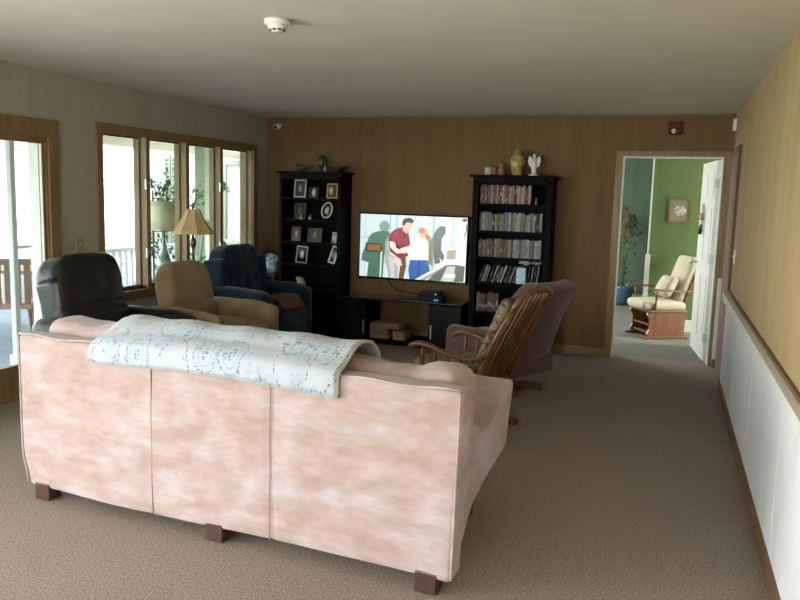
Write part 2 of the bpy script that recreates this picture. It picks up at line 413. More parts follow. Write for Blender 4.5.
# doorway trim (far wall)
t = struct(thing('door_1', 'white panelled door standing open into the green room, oak casing', 'door')); del t['category']
boxes('casing', [(-.5455, -.479, -.022, 0, 0, 2.092), (.454, .527, -.022, 0, 0, 2.092), (-.479, .454, -.022, 0, 2.038, 2.092)], M['oak'], t)
boxes('jamb', [(-.479, -.468, -.014, .15, 0, 2.038), (.443, .454, -.014, .15, 0, 2.038), (-.468, .443, -.014, .15, 2.028, 2.038)], M['white'], t)
# the leaf, hinged on the right, swung into the green room
leaf = bpy.data.objects.new('door_leaf', None); C.objects.link(leaf); leaf.parent = t; leaf.location = (.425, .155, 0); leaf.rotation_euler = (0, 0, R(96.5))
lm = bmesh.new(); box(lm, 0, .87, -.018, .018, .012, 2.02)
for (a, b_, c_, d_) in ((.1, .40, .2, .85), (.47, .77, .2, .85), (.1, .40, 1.0, 1.55), (.47, .77, 1.0, 1.55), (.1, .40, 1.66, 1.9), (.47, .77, 1.66, 1.9)):
    for s in (-1, 1):
        y0, y1 = (s*.018, s*.024)
        box(lm, a, b_, min(y0, y1), max(y0, y1), c_, d_)
panel = fin('door_panel', lm, M['white'], leaf)
bm = bmesh.new()
for s in (-1, 1):
    tube(bm, [(.81, s*.018, .96), (.81, s*.05, .96)], .012); 
    lathe(bm, [(.0, -.028), (.02, -.02), (.028, 0), (.02, .02), (.0, .028)], 14, (.81, s*.07, .96))
fin('door_knob', bm, M['steel'], leaf, True)
boxes('hinge', [(-.008, .03, -.024, .024, z, z+.09) for z in (.2, 1.0, 1.75)], M['steel'], leaf)

# brown door in the right wall, close to the far corner
t = struct(B('door_2', XR-.012, XR, -1.0, -.03, 0, 2.065, M['brown_door']))
boxes('casing', [(XR-.022, XR, -1.03, -.985, .0, 2.09), (XR-.022, XR, -.985, -.02, 2.04, 2.09)], M['brown_door'], t)

# low white panelled wall with wood cap along the right
t = struct(B('trim_1', .505, XR, YN, -1.035, .085, .80, M['panel_white']), 'white wainscot panel below the wooden cap rail')
boxes('moulding', [(.478, .505, YN, -1.035, .775, .815), (.474, XR, YN, -1.035, .815, .845)], M['white'], t)
boxes('cap_rail', [(.512, XR, YN, -1.03, .845, .862)], M['brown_rail'], t)
boxes('panel_joint', [(.5035, .505, y-.004, y+.004, .085, .775) for y in (-2.2, -3.4, -4.6, -5.8)], M['white'], t)
struct(boxes('baseboard_right', [(.492, XR, YN, -1.035, 0, .085)], M['brown_rail']))
struct(boxes('baseboard_far', [(XL, -.5455, -.014, 0, 0, .085)], M['oak_x']))
struct(boxes('baseboard_left', [(XL, XL+.014, PY1+.16, 0, 0, .085), (XL, XL+.014, QY1, PY0-.1, 0, .085)], M['oak_y']))
# white end post of the low wall in the far corner
tp = struct(B('trim_2', .487, .517, -.10, -.022, .085, .875, M['white']), 'narrow white post beside the doorway casing')
B('post_foot', .485, .519, -.102, -.022, 0, .085, M['oak'], tp)

# window_1
GX = XL-.075
win = struct(boxes('window_1', [(XL, XL+.02, -2.865, WY0, .60, 2.115), (XL, XL+.02, WY1, -.252, .60, 2.115), (XL, XL+.02, WY0, WY1, WZ1, 2.115), (XL, XL+.02, WY0, WY1, .60, WZ0)], M['oak']))
B('sill', XL-.12, XL+.05, WY0-.02, WY1+.02, WZ0-.03, WZ0, M['oak_y'], win)
MU = [-2.20, -1.59, -.98]
boxes('lining', [(XL-.14, XL, WY0, WY0+.012, WZ0, WZ1), (XL-.14, XL, WY1-.012, WY1, WZ0, WZ1), (XL-.14, XL, WY0, WY1, WZ1-.012, WZ1)], M['oak'], win)
edges = [WY0+.012]
for k, y in enumerate(MU):
    B('mullion', XL-.13, XL+.008, y-.027, y+.027, WZ0, WZ1-.012, M['oak'], win)
    edges += [y-.027, y+.027]
edges.append(WY1-.012)
for k in range(4):
    a, b_ = edges[2*k], edges[2*k+1]; s = .014
    f = boxes('sash', [(GX-.02, GX+.012, a, a+s, WZ0, WZ1-.012), (GX-.02, GX+.012, b_-s, b_, WZ0, WZ1-.012), (GX-.02, GX+.012, a+s, b_-s, WZ0, WZ0+s+.01), (GX-.02, GX+.012, a+s, b_-s, WZ1-.012-s, WZ1-.012)], M['oak'], win)
    boxes('gasket', [(GX+.012, GX+.016, a+s-.006, a+s, WZ0+s, WZ1-.03), (GX+.012, GX+.016, b_-s, b_-s+.006, WZ0+s, WZ1-.03), (GX+.012, GX+.016, a+s, b_-s, WZ1-.032, WZ1-.026)], M['dark_rubber'], f)
    B('pane', GX-.006, GX, a+s, b_-s, WZ0+s, WZ1-.04, M['glass'], f)
for y, z in ((-2.2, 1.62), (-2.2, 1.0), (-.98, 1.62), (-.98, 1.0)):
    bm = bmesh.new(); box(bm, XL+.008, XL+.02, y-.05, y-.03, z-.04, z+.05); box(bm, XL+.008, XL+.02, y+.03, y+.045, z-.03, z+.06)
    tube(bm, [(XL+.02, y-.04, z+.03), (XL+.06, y-.02, z), (XL+.07, y+.03, z-.05)], .006, 6)
    tube(bm, [(XL+.02, y+.038, z+.04), (XL+.05, y+.06, z+.0), (XL+.06, y+.08, z-.05)], .006, 6)
    fin('latch', bm, M['steel'], win)

# door_3: sliding patio door in the left wall
pd = struct(boxes('door_3', [(XL, XL+.02, PY1, PY1+.10, 0, PZ+.13), (XL, XL+.02, PY0-.1, PY0, 0, PZ+.13), (XL, XL+.02, PY0, PY1, PZ, PZ+.13)], M['oak']))
boxes('door_frame', [(XL-.07, XL, PY1-.012, PY1, 0, PZ), (XL-.07, XL, PY0, PY0+.03, 0, PZ), (XL-.07, XL, PY0, PY1, PZ-.03, PZ), (XL-.15, XL, PY0, PY1, 0, .03)], M['oak'], pd)
boxes('outer_frame', [(XL-.17, XL-.07, PY1-.012, PY1, .03, PZ), (XL-.17, XL-.07, PY0, PY0+.03, .03, PZ), (XL-.17, XL-.07, PY0+.03, PY1-.012, PZ-.03, PZ)], M['white'], pd)
ym = (PY0+PY1)/2
for a, b_, x in ((ym-.04, PY1-.012, XL-.03), (PY0+.03, ym+.04, XL-.11)):
    s = .075
    f = boxes('sliding_panel', [(x-.02, x+.02, a, a+s, .03, PZ-.03), (x-.02, x+.02, b_-.03, b_, .03, PZ-.03), (x-.02, x+.02, a+s, b_-.012, .03, .26), (x-.02, x+.02, a+s, b_-.012, PZ-.05, PZ-.03)], M['oak'], pd)
    boxes('edge_seal', [(x-.0, x+.018, b_-.036, b_-.03, .26, PZ-.05)], M['white'], f)
    B('pane', x-.003, x+.003, a+s, b_-.012, .26, PZ-.05, M['glass'], f)

d4 = struct(boxes('door_4', [(XL-.14, XL-.04, QY0, QY0+.07, 0, PZ+.1), (XL-.14, XL-.04, QY1-.07, QY1, 0, PZ+.1), (XL-.14, XL-.04, (QY0+QY1)/2-.05, (QY0+QY1)/2+.05, 0, PZ+.1), (XL-.14, XL-.04, QY0, QY1, PZ+.03, PZ+.1), (XL-.14, XL-.04, QY0, QY1, 0, .08)], M['oak']))
B('pane', XL-.10, XL-.095, QY0, QY1, .08, PZ+.03, M['glass'], d4)

# ------------------------------------------------------------------ green room behind the doorway
GY1, GY2, GXC = 2.06, 4.62, -.227
struct(B('floor_2', -2.6, 2.6, .13, 4.8, -.1, 0, M['carpet_green']), 'grey green carpet of the room beyond the doorway')
struct(B('ceiling_2', -2.6, 2.6, .13, 4.8, H, H+.2, M['ceiling']))
struct(B('wall_green_right', GXC, 2.6, GY1, 4.8, 0, H, M['green_wall']))
struct(B('wall_green_left', -2.5, GXC, GY2, 4.8, 0, H, M['teal_wall']))
struct(boxes('wall_green_west', [(-2.6, -2.5, .13, 1.4, 0, H), (-2.6, -2.5, 3.6, 4.8, 0, H), (-2.6, -2.5, 1.4, 3.6, 0, .7), (-2.6, -2.5, 1.4, 3.6, 2.1, H)], M['teal_wall']))  # unseen wall, its window opening added to let fill light in
struct(boxes('wall_green_back', [(-2.6, DX0-.016, .13, .15, 0, H), (DX1+.016, 2.6, .13, .15, 0, H), (DX0-.016, DX1+.016, .13, .15, DZ+.012, H)], M['green_wall']))
struct(boxes('wall_green_east', [(2.5, 2.6, .13, .3, 0, H), (2.5, 2.6, 1.9, GY1, 0, H), (2.5, 2.6, .3, 1.9, 0, .6), (2.5, 2.6, .3, 1.9, 2.2, H)], M['green_wall']))
struct(boxes('trim_3', [(GXC-.012, GXC+.006, GY1-.012, GY1, .95, H), (GXC-.03, GXC+.03, GY1-.02, GY1, 0, .95)], M['white']), 'white corner strip between the two green walls')
struct(boxes('baseboard_green', [(GXC+.03, 2.5, GY1-.016, GY1, 0, .15), (-2.5, GXC, GY2-.016, GY2, 0, .15)], M['white']))

# ------------------------------------------------------------------ outside (left)
struct(B('trim_4', -9.2, XL-WT, -9, 3.5, -.25, -.08, M['deck']), 'blue grey porch floor')
struct(B('trim_5', -6.9, XL-WT, -9, 3.5, 2.13, 2.25, M['soffit']), 'cream porch soffit above the window')
g = B('lawn', -30, XL-WT-.01, -30, 30, -.6, -.3, M['grass']); tag(g, 'green lawn beyond the porch', 'lawn', kind='stuff')

# ------------------------------------------------------------------ camera
FPX = 772.8
yaw, pitch, roll = .3311, .1332, .0277
cam_d = bpy.data.cameras.new('camera'); cam = bpy.data.objects.new('camera', cam_d); C.objects.link(cam)
fw = Vector((-math.sin(yaw)*math.cos(pitch), math.cos(yaw)*math.cos(pitch), -math.sin(pitch)))
r0 = Vector((math.cos(yaw), math.sin(yaw), 0)); u0 = r0.cross(fw)
r_ = math.cos(roll)*r0 + math.sin(roll)*u0; u_ = -math.sin(roll)*r0 + math.cos(roll)*u0
mw = Matrix((r_, u_, -fw)).transposed().to_4x4(); mw.translation = Vector((0, -8.1327, 1.5806))
cam.matrix_world = mw
cam_d.sensor_width = 36; cam_d.sensor_fit = 'HORIZONTAL'; cam_d.lens = FPX/800*36; cam_d.clip_start = .05; cam_d.clip_end = 200
sc.camera = cam
# ------------------------------------------------------------------ sofa
def smoothstep(t): t = max(0, min(1, t)); return t*t*(3-2*t)
sofa = thing('sofa', 'large pink beige suede sofa seen from behind', 'sofa', (-1.868, -5.245, 0), R(-4.43))
HW = 1.15
def back_warp(p):
    x, y, z = p
    zz = z+.47
    # seams at one third and two thirds sink in
    for sx in (-.37, .31):
        if y < 0: y += .010*math.exp(-((x-sx)/.012)**2)
    y += nz3((x, z, 0), 2.5, .010, 1)
    x *= 1 + (.012*(z+.38)/.38 if x > 0 else .022)
    if x < -1.0: x += .035*smoothstep((-(z)-.2)/.18)        # the lower left corner tucks in
    z += .006*math.sin(x*3)
    return (x, y, z)
bm = bmesh.new(); rbox(bm, 0, 0, 0, HW, .065, .391, .022, 3, back_warp, 90)
bmesh.ops.translate(bm, verts=bm.verts, vec=(0, .065, .455)); fin('back_panel', bm, M['suede'], sofa, True)
bm = bmesh.new()
for s in (-1, 1):
    tube(bm, [(s*(HW+(.002+.012*t if s > 0 else .027)) + (.035*smoothstep((-(.08+.76*t-.455)-.2)/.18) if s < 0 else 0), .004, .08+.76*t) for t in [i/12 for i in range(13)]], .006, 6)
tube(bm, [(-HW-.026+i*(2*HW+.038)/40, .006, .848+.005*math.sin(i)) for i in range(41)], .0055, 6)
fin('piping', bm, M['suede'], sofa, True)
for sx in (-.335, .31): T('seam', [(sx+.002*math.sin(z_*20), -.003, z_) for z_ in [.07+.77*i/10 for i in range(11)]], .0028, M['seam'], sofa, 6)
for s in (-1, 1):
    def arm_warp(p, s=s):
        x, y, z = p
        t = (y+.42)/.84                                       # 0 back .. 1 front
        k = (z+.28)/.56
        out = x*s
        zz = z
        if k > .5: zz = z - .05*math.sin(PI*min(1, max(0, t*1.25)))*(k-.5)*1.4*0 + (.12*smoothstep((t-.35)/.6)-.07)*(k-.5)*2
        # outer face leans out towards the top, tucks in at the bottom front
        xo = out
        if out > 0: xo = out + .02*k + .035*math.sin(PI*min(1, t*.95))*k - .13*smoothstep((.55-k)/.55)*smoothstep((t-.1)/.8)
        xo += nz3((x, y, z), 4, .012, 3+s)
        if t < .5 and k > .35: xo += .012*math.sin(t*38+k*5)*(1-t/.5)*(k-.35)
        yy = y + (-.05*smoothstep((.5-k)/.5) if t > .6 else 0)
        return (xo*s, yy + nz3((z, x, y), 5, .01, 8), zz + nz3((x, y, z), 5, .016, 6+s))
    bm = bmesh.new(); rbox(bm, 0, 0, 0, .105, .41, .28, .022, 4, arm_warp, 26)
    bmesh.ops.translate(bm, verts=bm.verts, vec=(s*(HW-.15), .50, .38)); arm = fin('arm', bm, M['suede'], sofa, True)
    T('arm_seam', [(s*(HW-.03+.012*math.sin(t*9)), .14+.10*t, .80-.22*t+.015*math.sin(t*14)) for t in [i/10 for i in range(8)]], .006, M['suede'], arm, 6)
RB('base', (0, .53, .22), (HW-.16, .38, .125), .03, M['suede'], sofa)
for i, cx in enumerate((-.60, 0, .60)):
    RB('seat_cushion', (cx, .56, .42), (.295, .36, .085), .06, M['suede'], sofa, warp=puff((.295, .36, .085), 2, .03, .02, 4, i))
cw = [(-.775, .39), (0, .38), (.755, .365)]
for i, (cx, hw) in enumerate(cw):
    def bw(p, i=i, hw=hw):
        q = puff((hw, .105, .26), 1, .045, .022, 3.2, 11+i)(p)
        # the top sags and folds like a loosely filled cover
        if p[2] > .1:
            q.z += .014*math.sin(p[0]*13+i*2)*(p[2]-.1)/.16 + nz3((p[0], p[1], 0), 9, .02, i)
            e = abs(p[0])/hw; q.z -= .03*smoothstep((e-.75)/.25)
        q.y += -.22*(p[2]-.26)*.5
        return q
    bm = bmesh.new(); rbox(bm, 0, 0, 0, hw, .105, .26, .06, 5, bw, 20)
    bmesh.ops.translate(bm, verts=bm.verts, vec=(cx, .245, .650-.018*i))
    cu = fin('back_cushion', bm, M['suede'], sofa, True)
# slumped corner of the right cushion over the arm
def cw_(p):
    q = puff((.10, .17, .17), 0, .05, .05, 6, 31)(p); q.x += .04*smoothstep((.05-p[2])/.2); q.z -= .06*smoothstep((p[1]-.02)/.15); return q
bm = bmesh.new(); rbox(bm, 0, 0, 0, .05, .12, .13, .045, 5, cw_, 16)
bmesh.ops.translate(bm, verts=bm.verts, vec=(1.035, .28, .665)); fin('cushion_cover', bm, M['suede'], sofa, True)
for x in (-1.05, .01, 1.045):
    for y in (.04, .80):
        if x == .01 and y > .5: continue
        if y > .5: x -= .12*(1 if x > 0 else -1)
        B('leg', x-.048, x+.048, y-.04, y+.04, 0, .09, M['sofa_leg'], sofa, .006)

# blanket over the back of the sofa
def blanket():
    bm = bmesh.new(); uvl = bm.loops.layers.uv.new('UVMap')
    prof = [(-.014, .775), (-.016, .80), (-.018, .83), (-.012, .868), (.015, .885), (.06, .905), (.10, .935), (.15, .955), (.22, .96), (.30, .945), (.365, .90), (.39, .83), (.40, .76), (.41, .68)]
    # resample by arc length
    P = [Vector((0, a, b)) for a, b in prof]; L = [0]
    for i in range(1, len(P)): L.append(L[-1]+(P[i]-P[i-1]).length)
    nu, nv = 70, 34; grid = []
    for j in range(nv+1):
        d = L[-1]*j/nv; i = max(k for k in range(len(L)-1) if L[k] <= d+1e-9); f = (d-L[i])/(L[i+1]-L[i]); p = P[i].lerp(P[i+1], min(1, f))
        row = []
        for i2 in range(nu+1):
            u = i2/nu; x = -.68 + 1.325*u
            # left edge is pulled up into a fold
            x += .05*smoothstep(1-u*8)*smoothstep((j/nv)*3)
            n = .5+.5*math.sin(PI*j/nv)
            z = p.z + nz3((x*2.2, j/nv*2, 3), 1.6, .009)*n-.008*n; y = p.y + nz3((x*2, j/nv*3, 9), 1.7, .008)
            if j/nv < .25: y -= .004+abs(nz3((x*3, 0, 1), 2, .02)); z += .012*math.sin(u*4-.4)
            z += .006*math.sin(u*26)*smoothstep((j/nv-.25)*4)*smoothstep((.7-j/nv)*4)
            row.append(bm.verts.new((x, y-.004, z)))
        grid.append(row)
    for j in range(nv):
        for i in range(nu):
            f = bm.faces.new((grid[j][i], grid[j][i+1], grid[j+1][i+1], grid[j+1][i]))
            for l, (a, b) in zip(f.loops, ((i, j), (i+1, j), (i+1, j+1), (i, j+1))): l[uvl].uv = (a/nu*1.27, b/nv*L[-1])
    rim = [grid[0][i].co.copy() for i in range(0, nu+1)] + [grid[j][nu].co.copy() for j in range(1, nv+1)]
    rim2 = [grid[j][0].co.copy() for j in range(nv+1)]
    me = bpy.data.meshes.new('throw_blanket'); bm.to_mesh(me); bm.free()
    o = link('throw_blanket', me, M['paisley'], None, True)
    so = o.modifiers.new('thickness', 'SOLIDIFY'); so.thickness = .009; so.offset = 1
    b1 = bmesh.new(); tube(b1, rim, .008, 6); tube(b1, rim2, .008, 6); fin('binding', b1, M['binding'], o, True)
    return o
bl = blanket(); bl.location = sofa.location; bl.rotation_euler = sofa.rotation_euler
tag(bl, 'white quilted blanket with teal paisley pattern draped over the pink sofa back', 'blanket')

# ------------------------------------------------------------------ recliners
def recliner(name, label, loc, rz, m, m_seat=None, kind='black'):
    t = thing(name, label, 'recliner', loc, rz); ms = m_seat or m
    bw, bh, bt = {'black': (.34, .36, .12), 'beige': (.30, .33, .085), 'blue': (.33, .35, .11)}[kind]
    top = {'black': 1.10, 'beige': .99, 'blue': 1.04}[kind]
    lean = {'black': R(13), 'beige': R(9), 'blue': R(8)}[kind]
    B('base', -.32, .33, -.33, .33, .02, .14, M['black_plastic'], t, .01)
    RB('body', (.0, 0, .24), (.36, .37, .13), .04, m, t)
    RB('seat', (.09, 0, .40), (.32, .27, .09), .06, ms, t, warp=puff((.32, .27, .09), 2, .03, .008, 5))
    RB('footrest', (.38, 0, .24), (.05, .28, .17), .045, ms, t, warp=puff((.05, .28, .17), 0, .02, .008, 5))
    aw = {'black': .085, 'beige': .06, 'blue': .095}[kind]; at = {'black': .66, 'beige': .63, 'blue': .63}[kind]
    for s in (-1, 1):
        def aw_(p, s=s):
            q = puff((.37, aw, at/2-.06), 2, .012, .012, 4, 2+s)(p)
            if q.z > 0: q.z -= .02*smoothstep((q.x-.1)/.3); q.y += s*.012
            if q.x > .25: q.z *= 1-.02
            return q
        RB('arm', (.01, s*(.36+.02), at/2+.03), (.38, aw, at/2-.03), min(aw*.95, .075), m, t, warp=aw_)
    def bk(p):
        x, y, z = p; k = z/bh
        if k > .25: y *= math.sqrt(max(.05, 1-{'black': .42, 'beige': .62, 'blue': .58}[kind]*((k-.25)/.75)**2.2))
        if kind == 'black': z -= .03*abs(y/bw)**2 if k > .5 else 0
        if kind == 'beige' and x > 0: x -= .035*math.exp(-((k+.12)/.07)**2)
        if kind == 'beige' and x > 0: x += .03*math.cos(k*2.2)
        if kind == 'blue' and x > 0:
            x += .02*(1-abs(y/bw)**2)
            for ty in (-.17, 0, .17):
                for tz in (-.02, .14, .26):
                    x -= .028*math.exp(-(((y-ty)/.035)**2+((z-tz)/.035)**2))
        if kind == 'black' and x > 0:
            x += .035*math.cos(y/bw*1.4); x -= .02*math.exp(-((k+.1)/.06)**2)
        x += nz3((x, y, z), 6, .012, 4); y += nz3((x, y, z), 5, .012, 14)
        return (x, y, z)
    bm = bmesh.new(); rbox(bm, 0, 0, 0, bt, bw, bh, .07, 4, bk, 26)
    bmesh.ops.rotate(bm, verts=bm.verts, cent=(0, 0, -bh), matrix=Matrix.Rotation(-lean, 3, 'Y'))
    bmesh.ops.translate(bm, verts=bm.verts, vec=(-.24, 0, top-bh)); b = fin('backrest', bm, m, t, True)
    if kind == 'blue':
        for s in (-1, 1):
            bm = bmesh.new(); rbox(bm, 0, 0, 0, .13, .04, .27, .035, 4, puff((.13, .04, .27), 1, .015, .01, 5, s), 14)
            bmesh.ops.rotate(bm, verts=bm.verts, cent=(0, 0, -.27), matrix=Matrix.Rotation(-lean, 3, 'Y'))
            bmesh.ops.translate(bm, verts=bm.verts, vec=(-.22, s*(bw+.025), .64)); fin('wing', bm, m, t, True)
    if kind == 'black':
        T('lever', [(.0, -.475, .30), (.03, -.495, .32), (.12, -.50, .33)], .012, M['black_plastic'], t)
    return t
recliner('recliner', 'black leather recliner nearest the patio door', (-3.78, -3.50, 0), R(-4), M['black_leather'], None, 'black')
bg_ = recliner('recliner', 'tan beige fabric recliner between the black and the blue ones', (-3.60, -2.52, 0), R(-5), M['beige_cloth'], M['beige_light'], 'beige')
B('strap', .40, .442, -.27, .27, .30, .36, M['dark_green'], bg_, .008)
recliner('recliner', 'dark blue tufted recliner beside the left bookcase', (-3.97, -1.09, 0), R(-4), M['blue_cloth'], None, 'blue')
# brown throw lying on the front of the blue chair
bm = bmesh.new(); rbox(bm, 0, 0, 0, .15, .25, .015, .012, 3, lambda p: (p[0], p[1]*(1-.25*(p[0]+.15)/.3), p[2]-.09*smoothstep((p[0]-.06)/.09)+nz3(p, 8, .012)), 14)
th = fin('folded_throw', bm, M['brown_throw'], None, True); th.location = (-3.68, -1.11, .525); th.rotation_euler = (0, 0, R(-4))
tag(th, 'brown folded throw lying on the seat of the blue recliner', 'throw')

# ------------------------------------------------------------------ lamps and small tables
def side_table(loc, label, w=.2, h=.60):
    t = thing('side_table', label, 'side table', loc)
    B('table_top', -w, w, -w, w, h-.025, h, M['brown_door'], t, .006)
    for sx in (-1, 1):
        for sy in (-1, 1): B('leg', sx*(w-.03)-.015, sx*(w-.03)+.015, sy*(w-.03)-.015, sy*(w-.03)+.015, 0, h-.025, M['brown_door'], t)
    B('shelf', -w+.03, w-.03, -w+.03, w-.03, .18, .20, M['brown_door'], t)
    return t
side_table((-5.12, -1.10, -.045), 'small side table on the porch under the drum shade lamp', .17)
t = thing('table_lamp', 'table lamp with white drum shade on the porch, seen through the second window pane', 'lamp', (-5.12, -1.10, .555))
LA('lamp_base', [(.07, 0), (.075, .02), (.04, .045), (.055, .09), (.085, .16), (.09, .24), (.06, .34), (.03, .40), (.035, .43), (.018, .46), (.014, .60)], M['glass_base'], t)
LA('lamp_shade', [(.172, .60), (.135, .905)], M['shade_white'], t, seg=36, cap=False).modifiers.new('s', 'SOLIDIFY').thickness = .003
T('harp', [(0, 0, .58), (.05, 0, .68), (.05, 0, .80), (0, 0, .90)], .004, M['brass'], t)
t = thing('floor_lamp', 'brass floor lamp with flared tan bell shade in front of the window', 'lamp', (-4.16, -1.98, 0))
LA('lamp_base', [(.13, 0), (.135, .015), (.10, .03), (.03, .05), (.018, .09)], M['brass'], t)
LA('pole', [(.011, .06), (.011, .55), (.022, .57), (.022, .60), (.011, .62), (.011, 1.05), (.024, 1.07), (.03, 1.10), (.024, 1.13), (.012, 1.15), (.008, 1.42), (.014, 1.435), (.005, 1.455)], M['brass'], t, seg=12)
bm = bmesh.new(); lathe(bm, [(.18, 1.19), (.17, 1.22), (.128, 1.28), (.09, 1.34), (.07, 1.39), (.06, 1.41)], 8, (0, 0, 0), cap=False)
sh = fin('lamp_shade', bm, M['shade_tan'], t); sh.modifiers.new('s', 'SOLIDIFY').thickness = .004
bm = bmesh.new()
for k in range(8):
    a = 2*PI*k/8; tube(bm, [(r*math.cos(a), r*math.sin(a), z) for r, z in [(.182, 1.19), (.172, 1.22), (.13, 1.28), (.092, 1.34), (.072, 1.39), (.062, 1.41)]], .004, 5)
tube(bm, [(.181*math.cos(a), .181*math.sin(a), 1.19) for a in [2*PI*i/8 for i in range(9)]], .006, 5)
fin('shade_trim', bm, M['shade_tan'], sh)
side_table((-4.31, -1.76, 0), 'small dark side table between the tan and the blue recliner', .11)
side_table((-4.33, -.20, 0), 'small dark corner table between the blue recliner and the left bookcase', .13, .66)
bm = bmesh.new(); rbox(bm, 0, 0, 0, .11, .08, .10, .05, 4, lambda p: Vector(p)+Vector((nz3(p, 14, .05), nz3(p, 14, .05, 3), nz3(p, 14, .05, 6))), 14)
o = fin('crumpled_bag', bm, mat('teal_plastic_bag', (.10, .36, .50), .22, col2=(.55, .68, .72), scale=14, coat=.4)); 
for p in o.data.polygons: p.use_smooth = True
o.location = (-4.29, -.215, .765); tag(o, 'shiny teal and white crumpled bag on the corner table', 'bag')
bm = bmesh.new(); rbox(bm, 0, 0, 0, .12, .02, .12, .018, 3, lambda p: (p[0]-.3*(p[2]+.12)*(.5), p[1], p[2]*(1-.6*(p[0]+.12)/.24)), 8)
o = fin('small_cushion', bm, mat('mauve_cloth', (.22, .14, .14), .9), None, True); o.location = (-4.33, -.09, .80); tag(o, 'dull mauve cloth leaning in the corner behind the teal bag', 'cloth')

# ------------------------------------------------------------------ bookcases
def bookcase(label, x0, x1, depth, top, shelves, stile):
    t = thing('bookcase', label, 'bookcase', ((x0+x1)/2, -.02, 0)); hw = (x1-x0)/2; m = M['black_lacquer']
    for s in (-1, 1): B('side_panel', s*(hw-.018), s*hw, -depth, 0, 0, top-.025, m, t)
    B('back_board', -hw+.018, hw-.018, -.012, 0, .05, top-.025, m, t)
    B('top', -hw-.035, hw+.035, -depth-.03, 0, top-.025, top, m, t, .006)
    for s in (-1, 1): B('stile', s*(hw-stile), s*hw, -depth-.012, -depth, .06, top-.06, m, t, .003)
    B('rail', -hw, hw, -depth-.012, -depth, top-.085, top-.025, m, t)
    B('plinth', -hw, hw, -depth-.015, -depth, 0, .09, m, t)
    for z in shelves: B('shelf', -hw+.018, hw-.018, -depth+.005, -.012, z-.022, z, m, t)
    return t
LS = [.53, .80, 1.046, 1.298, 1.535]
bookcase('black bookcase with framed photos, left of the television', -4.144, -3.40, .30, 1.825, [.12]+LS, .035)
RS = [.418, .727, .989, 1.258, 1.536]
bookcase('black bookcase full of discs, right of the television', -1.925, -1.115, .30, 1.822, [.12]+RS, .06)

# discs and books in the right bookcase
def case(kind, col, w, h, d):
    nm = kind; key = (kind, col, round(w, 3), round(h, 3), random.randint(0, 1))
    if key in case.c: return case.c[key]
    bm = bmesh.new(); box(bm, -w/2, w/2, 0, d, 0, h); bmesh.ops.bevel(bm, geom=list(bm.edges), offset=.0012, segments=1, affect='EDGES')
    for f in bm.faces: f.material_index = 0
    hh = random.uniform(.1, .6); box(bm, -w/2+.004, w/2-.004, -.0008, 0, h*hh, h*(hh+random.uniform(.1, .3)), 1)
    me = bpy.data.meshes.new(nm); bmesh.ops.recalc_face_normals(bm, faces=bm.faces); bm.to_mesh(me); bm.free()
    dark = sum(CO[col]) < .5
    cc = tuple(v*.62 for v in CO[col]); me.materials.append(mat('spine_'+col.replace(' ', '_'), cc, .45, col2=tuple(v*.7 for v in cc), scale=60, spec=.2))
    me.materials.append(mat('spine_band_light' if dark else 'spine_band_dark', (.26, .24, .22) if dark else (.16, .12, .11), .4))
    case.c[key] = me; return me
case.c = {}
CO = {'pale pink': (.46, .30, .26), 'red': (.30, .05, .04), 'rose brown': (.22, .11, .09), 'white': (.62, .58, .54), 'grey': (.26, .27, .27), 'silver': (.46, .48, .49), 'dark': (.035, .035, .038), 'yellow': (.60, .42, .10), 'brown': (.16, .09, .05), 'olive': (.14, .16, .06), 'tan': (.32, .24, .14), 'blue grey': (.20, .26, .32)}
rows = [
 (RS[4], -1.853, -1.335, ['rose brown', 'rose brown', 'brown', 'rose brown', 'pale pink', 'rose brown', 'pale pink', 'red', 'white', 'pale pink', 'rose brown', 'white', 'pale pink', 'red', 'white', 'pale pink', 'white', 'red', 'pale pink', 'white'], 'top', .19, 0),
 (RS[3], -1.853, -1.215, ['dark', 'grey', 'grey', 'dark', 'tan', 'yellow', 'grey', 'dark', 'grey', 'silver', 'grey', 'silver', 'white', 'grey', 'tan', 'silver', 'grey', 'white', 'dark', 'silver'], 'second', .19, 0),
 (RS[2], -1.853, -1.215, ['brown', 'brown', 'tan', 'rose brown', 'dark', 'tan', 'olive', 'olive', 'tan', 'grey', 'white', 'silver', 'grey', 'silver', 'silver', 'grey', 'white', 'silver'], 'third', .19, 0),
 (RS[1], -1.84, -1.45, ['dark', 'grey', 'dark', 'white', 'dark', 'silver', 'grey', 'dark', 'silver', 'white'], 'fourth', .185, 18),
 (RS[0], -1.85, -1.62, ['brown', 'brown', 'dark', 'brown', 'tan', 'brown'], 'fifth', .20, 0)]
for z, x0, x1, cols, rname, h, tilt in rows:
    x = x0; i = 0
    while x < x1:
        col = cols[min(len(cols)-1, int((x-x0)/(x1-x0)*len(cols)))] if random.random() < .72 else random.choice(cols)
        w = random.choice((.013, .015, .015, .022)) if rname != 'fifth' else .028
        hh = h-random.choice((0, 0, .004, .01, .02))
        me = case('disc_case' if rname != 'fifth' else 'book', col, w, hh, .135)
        o = bpy.data.objects.new('disc_case' if rname != 'fifth' else 'book', me); C.objects.link(o)
        ta = R(tilt) if tilt else (R(random.choice((0, 0, 0, 3))) if False else 0)
        o.location = (x+w/2, -.30+random.uniform(0, .012), z+(w/2*math.sin(ta) if ta else 0)); o.rotation_euler = (0, ta, 0)
        kind = 'disc case' if rname != 'fifth' else 'book'
        how = ' leaning to the right' if tilt else ' standing'
        tag(o, 'slim %s %s%s on the %s shelf of the right bookcase' % (col, kind, how, rname), kind, '%s %ss on the %s shelf of the right bookcase' % (col, kind, rname))
        x += (w+.0012) if not tilt else (w/math.cos(ta)+.006+random.choice((0, .008, .016)))
        i += 1
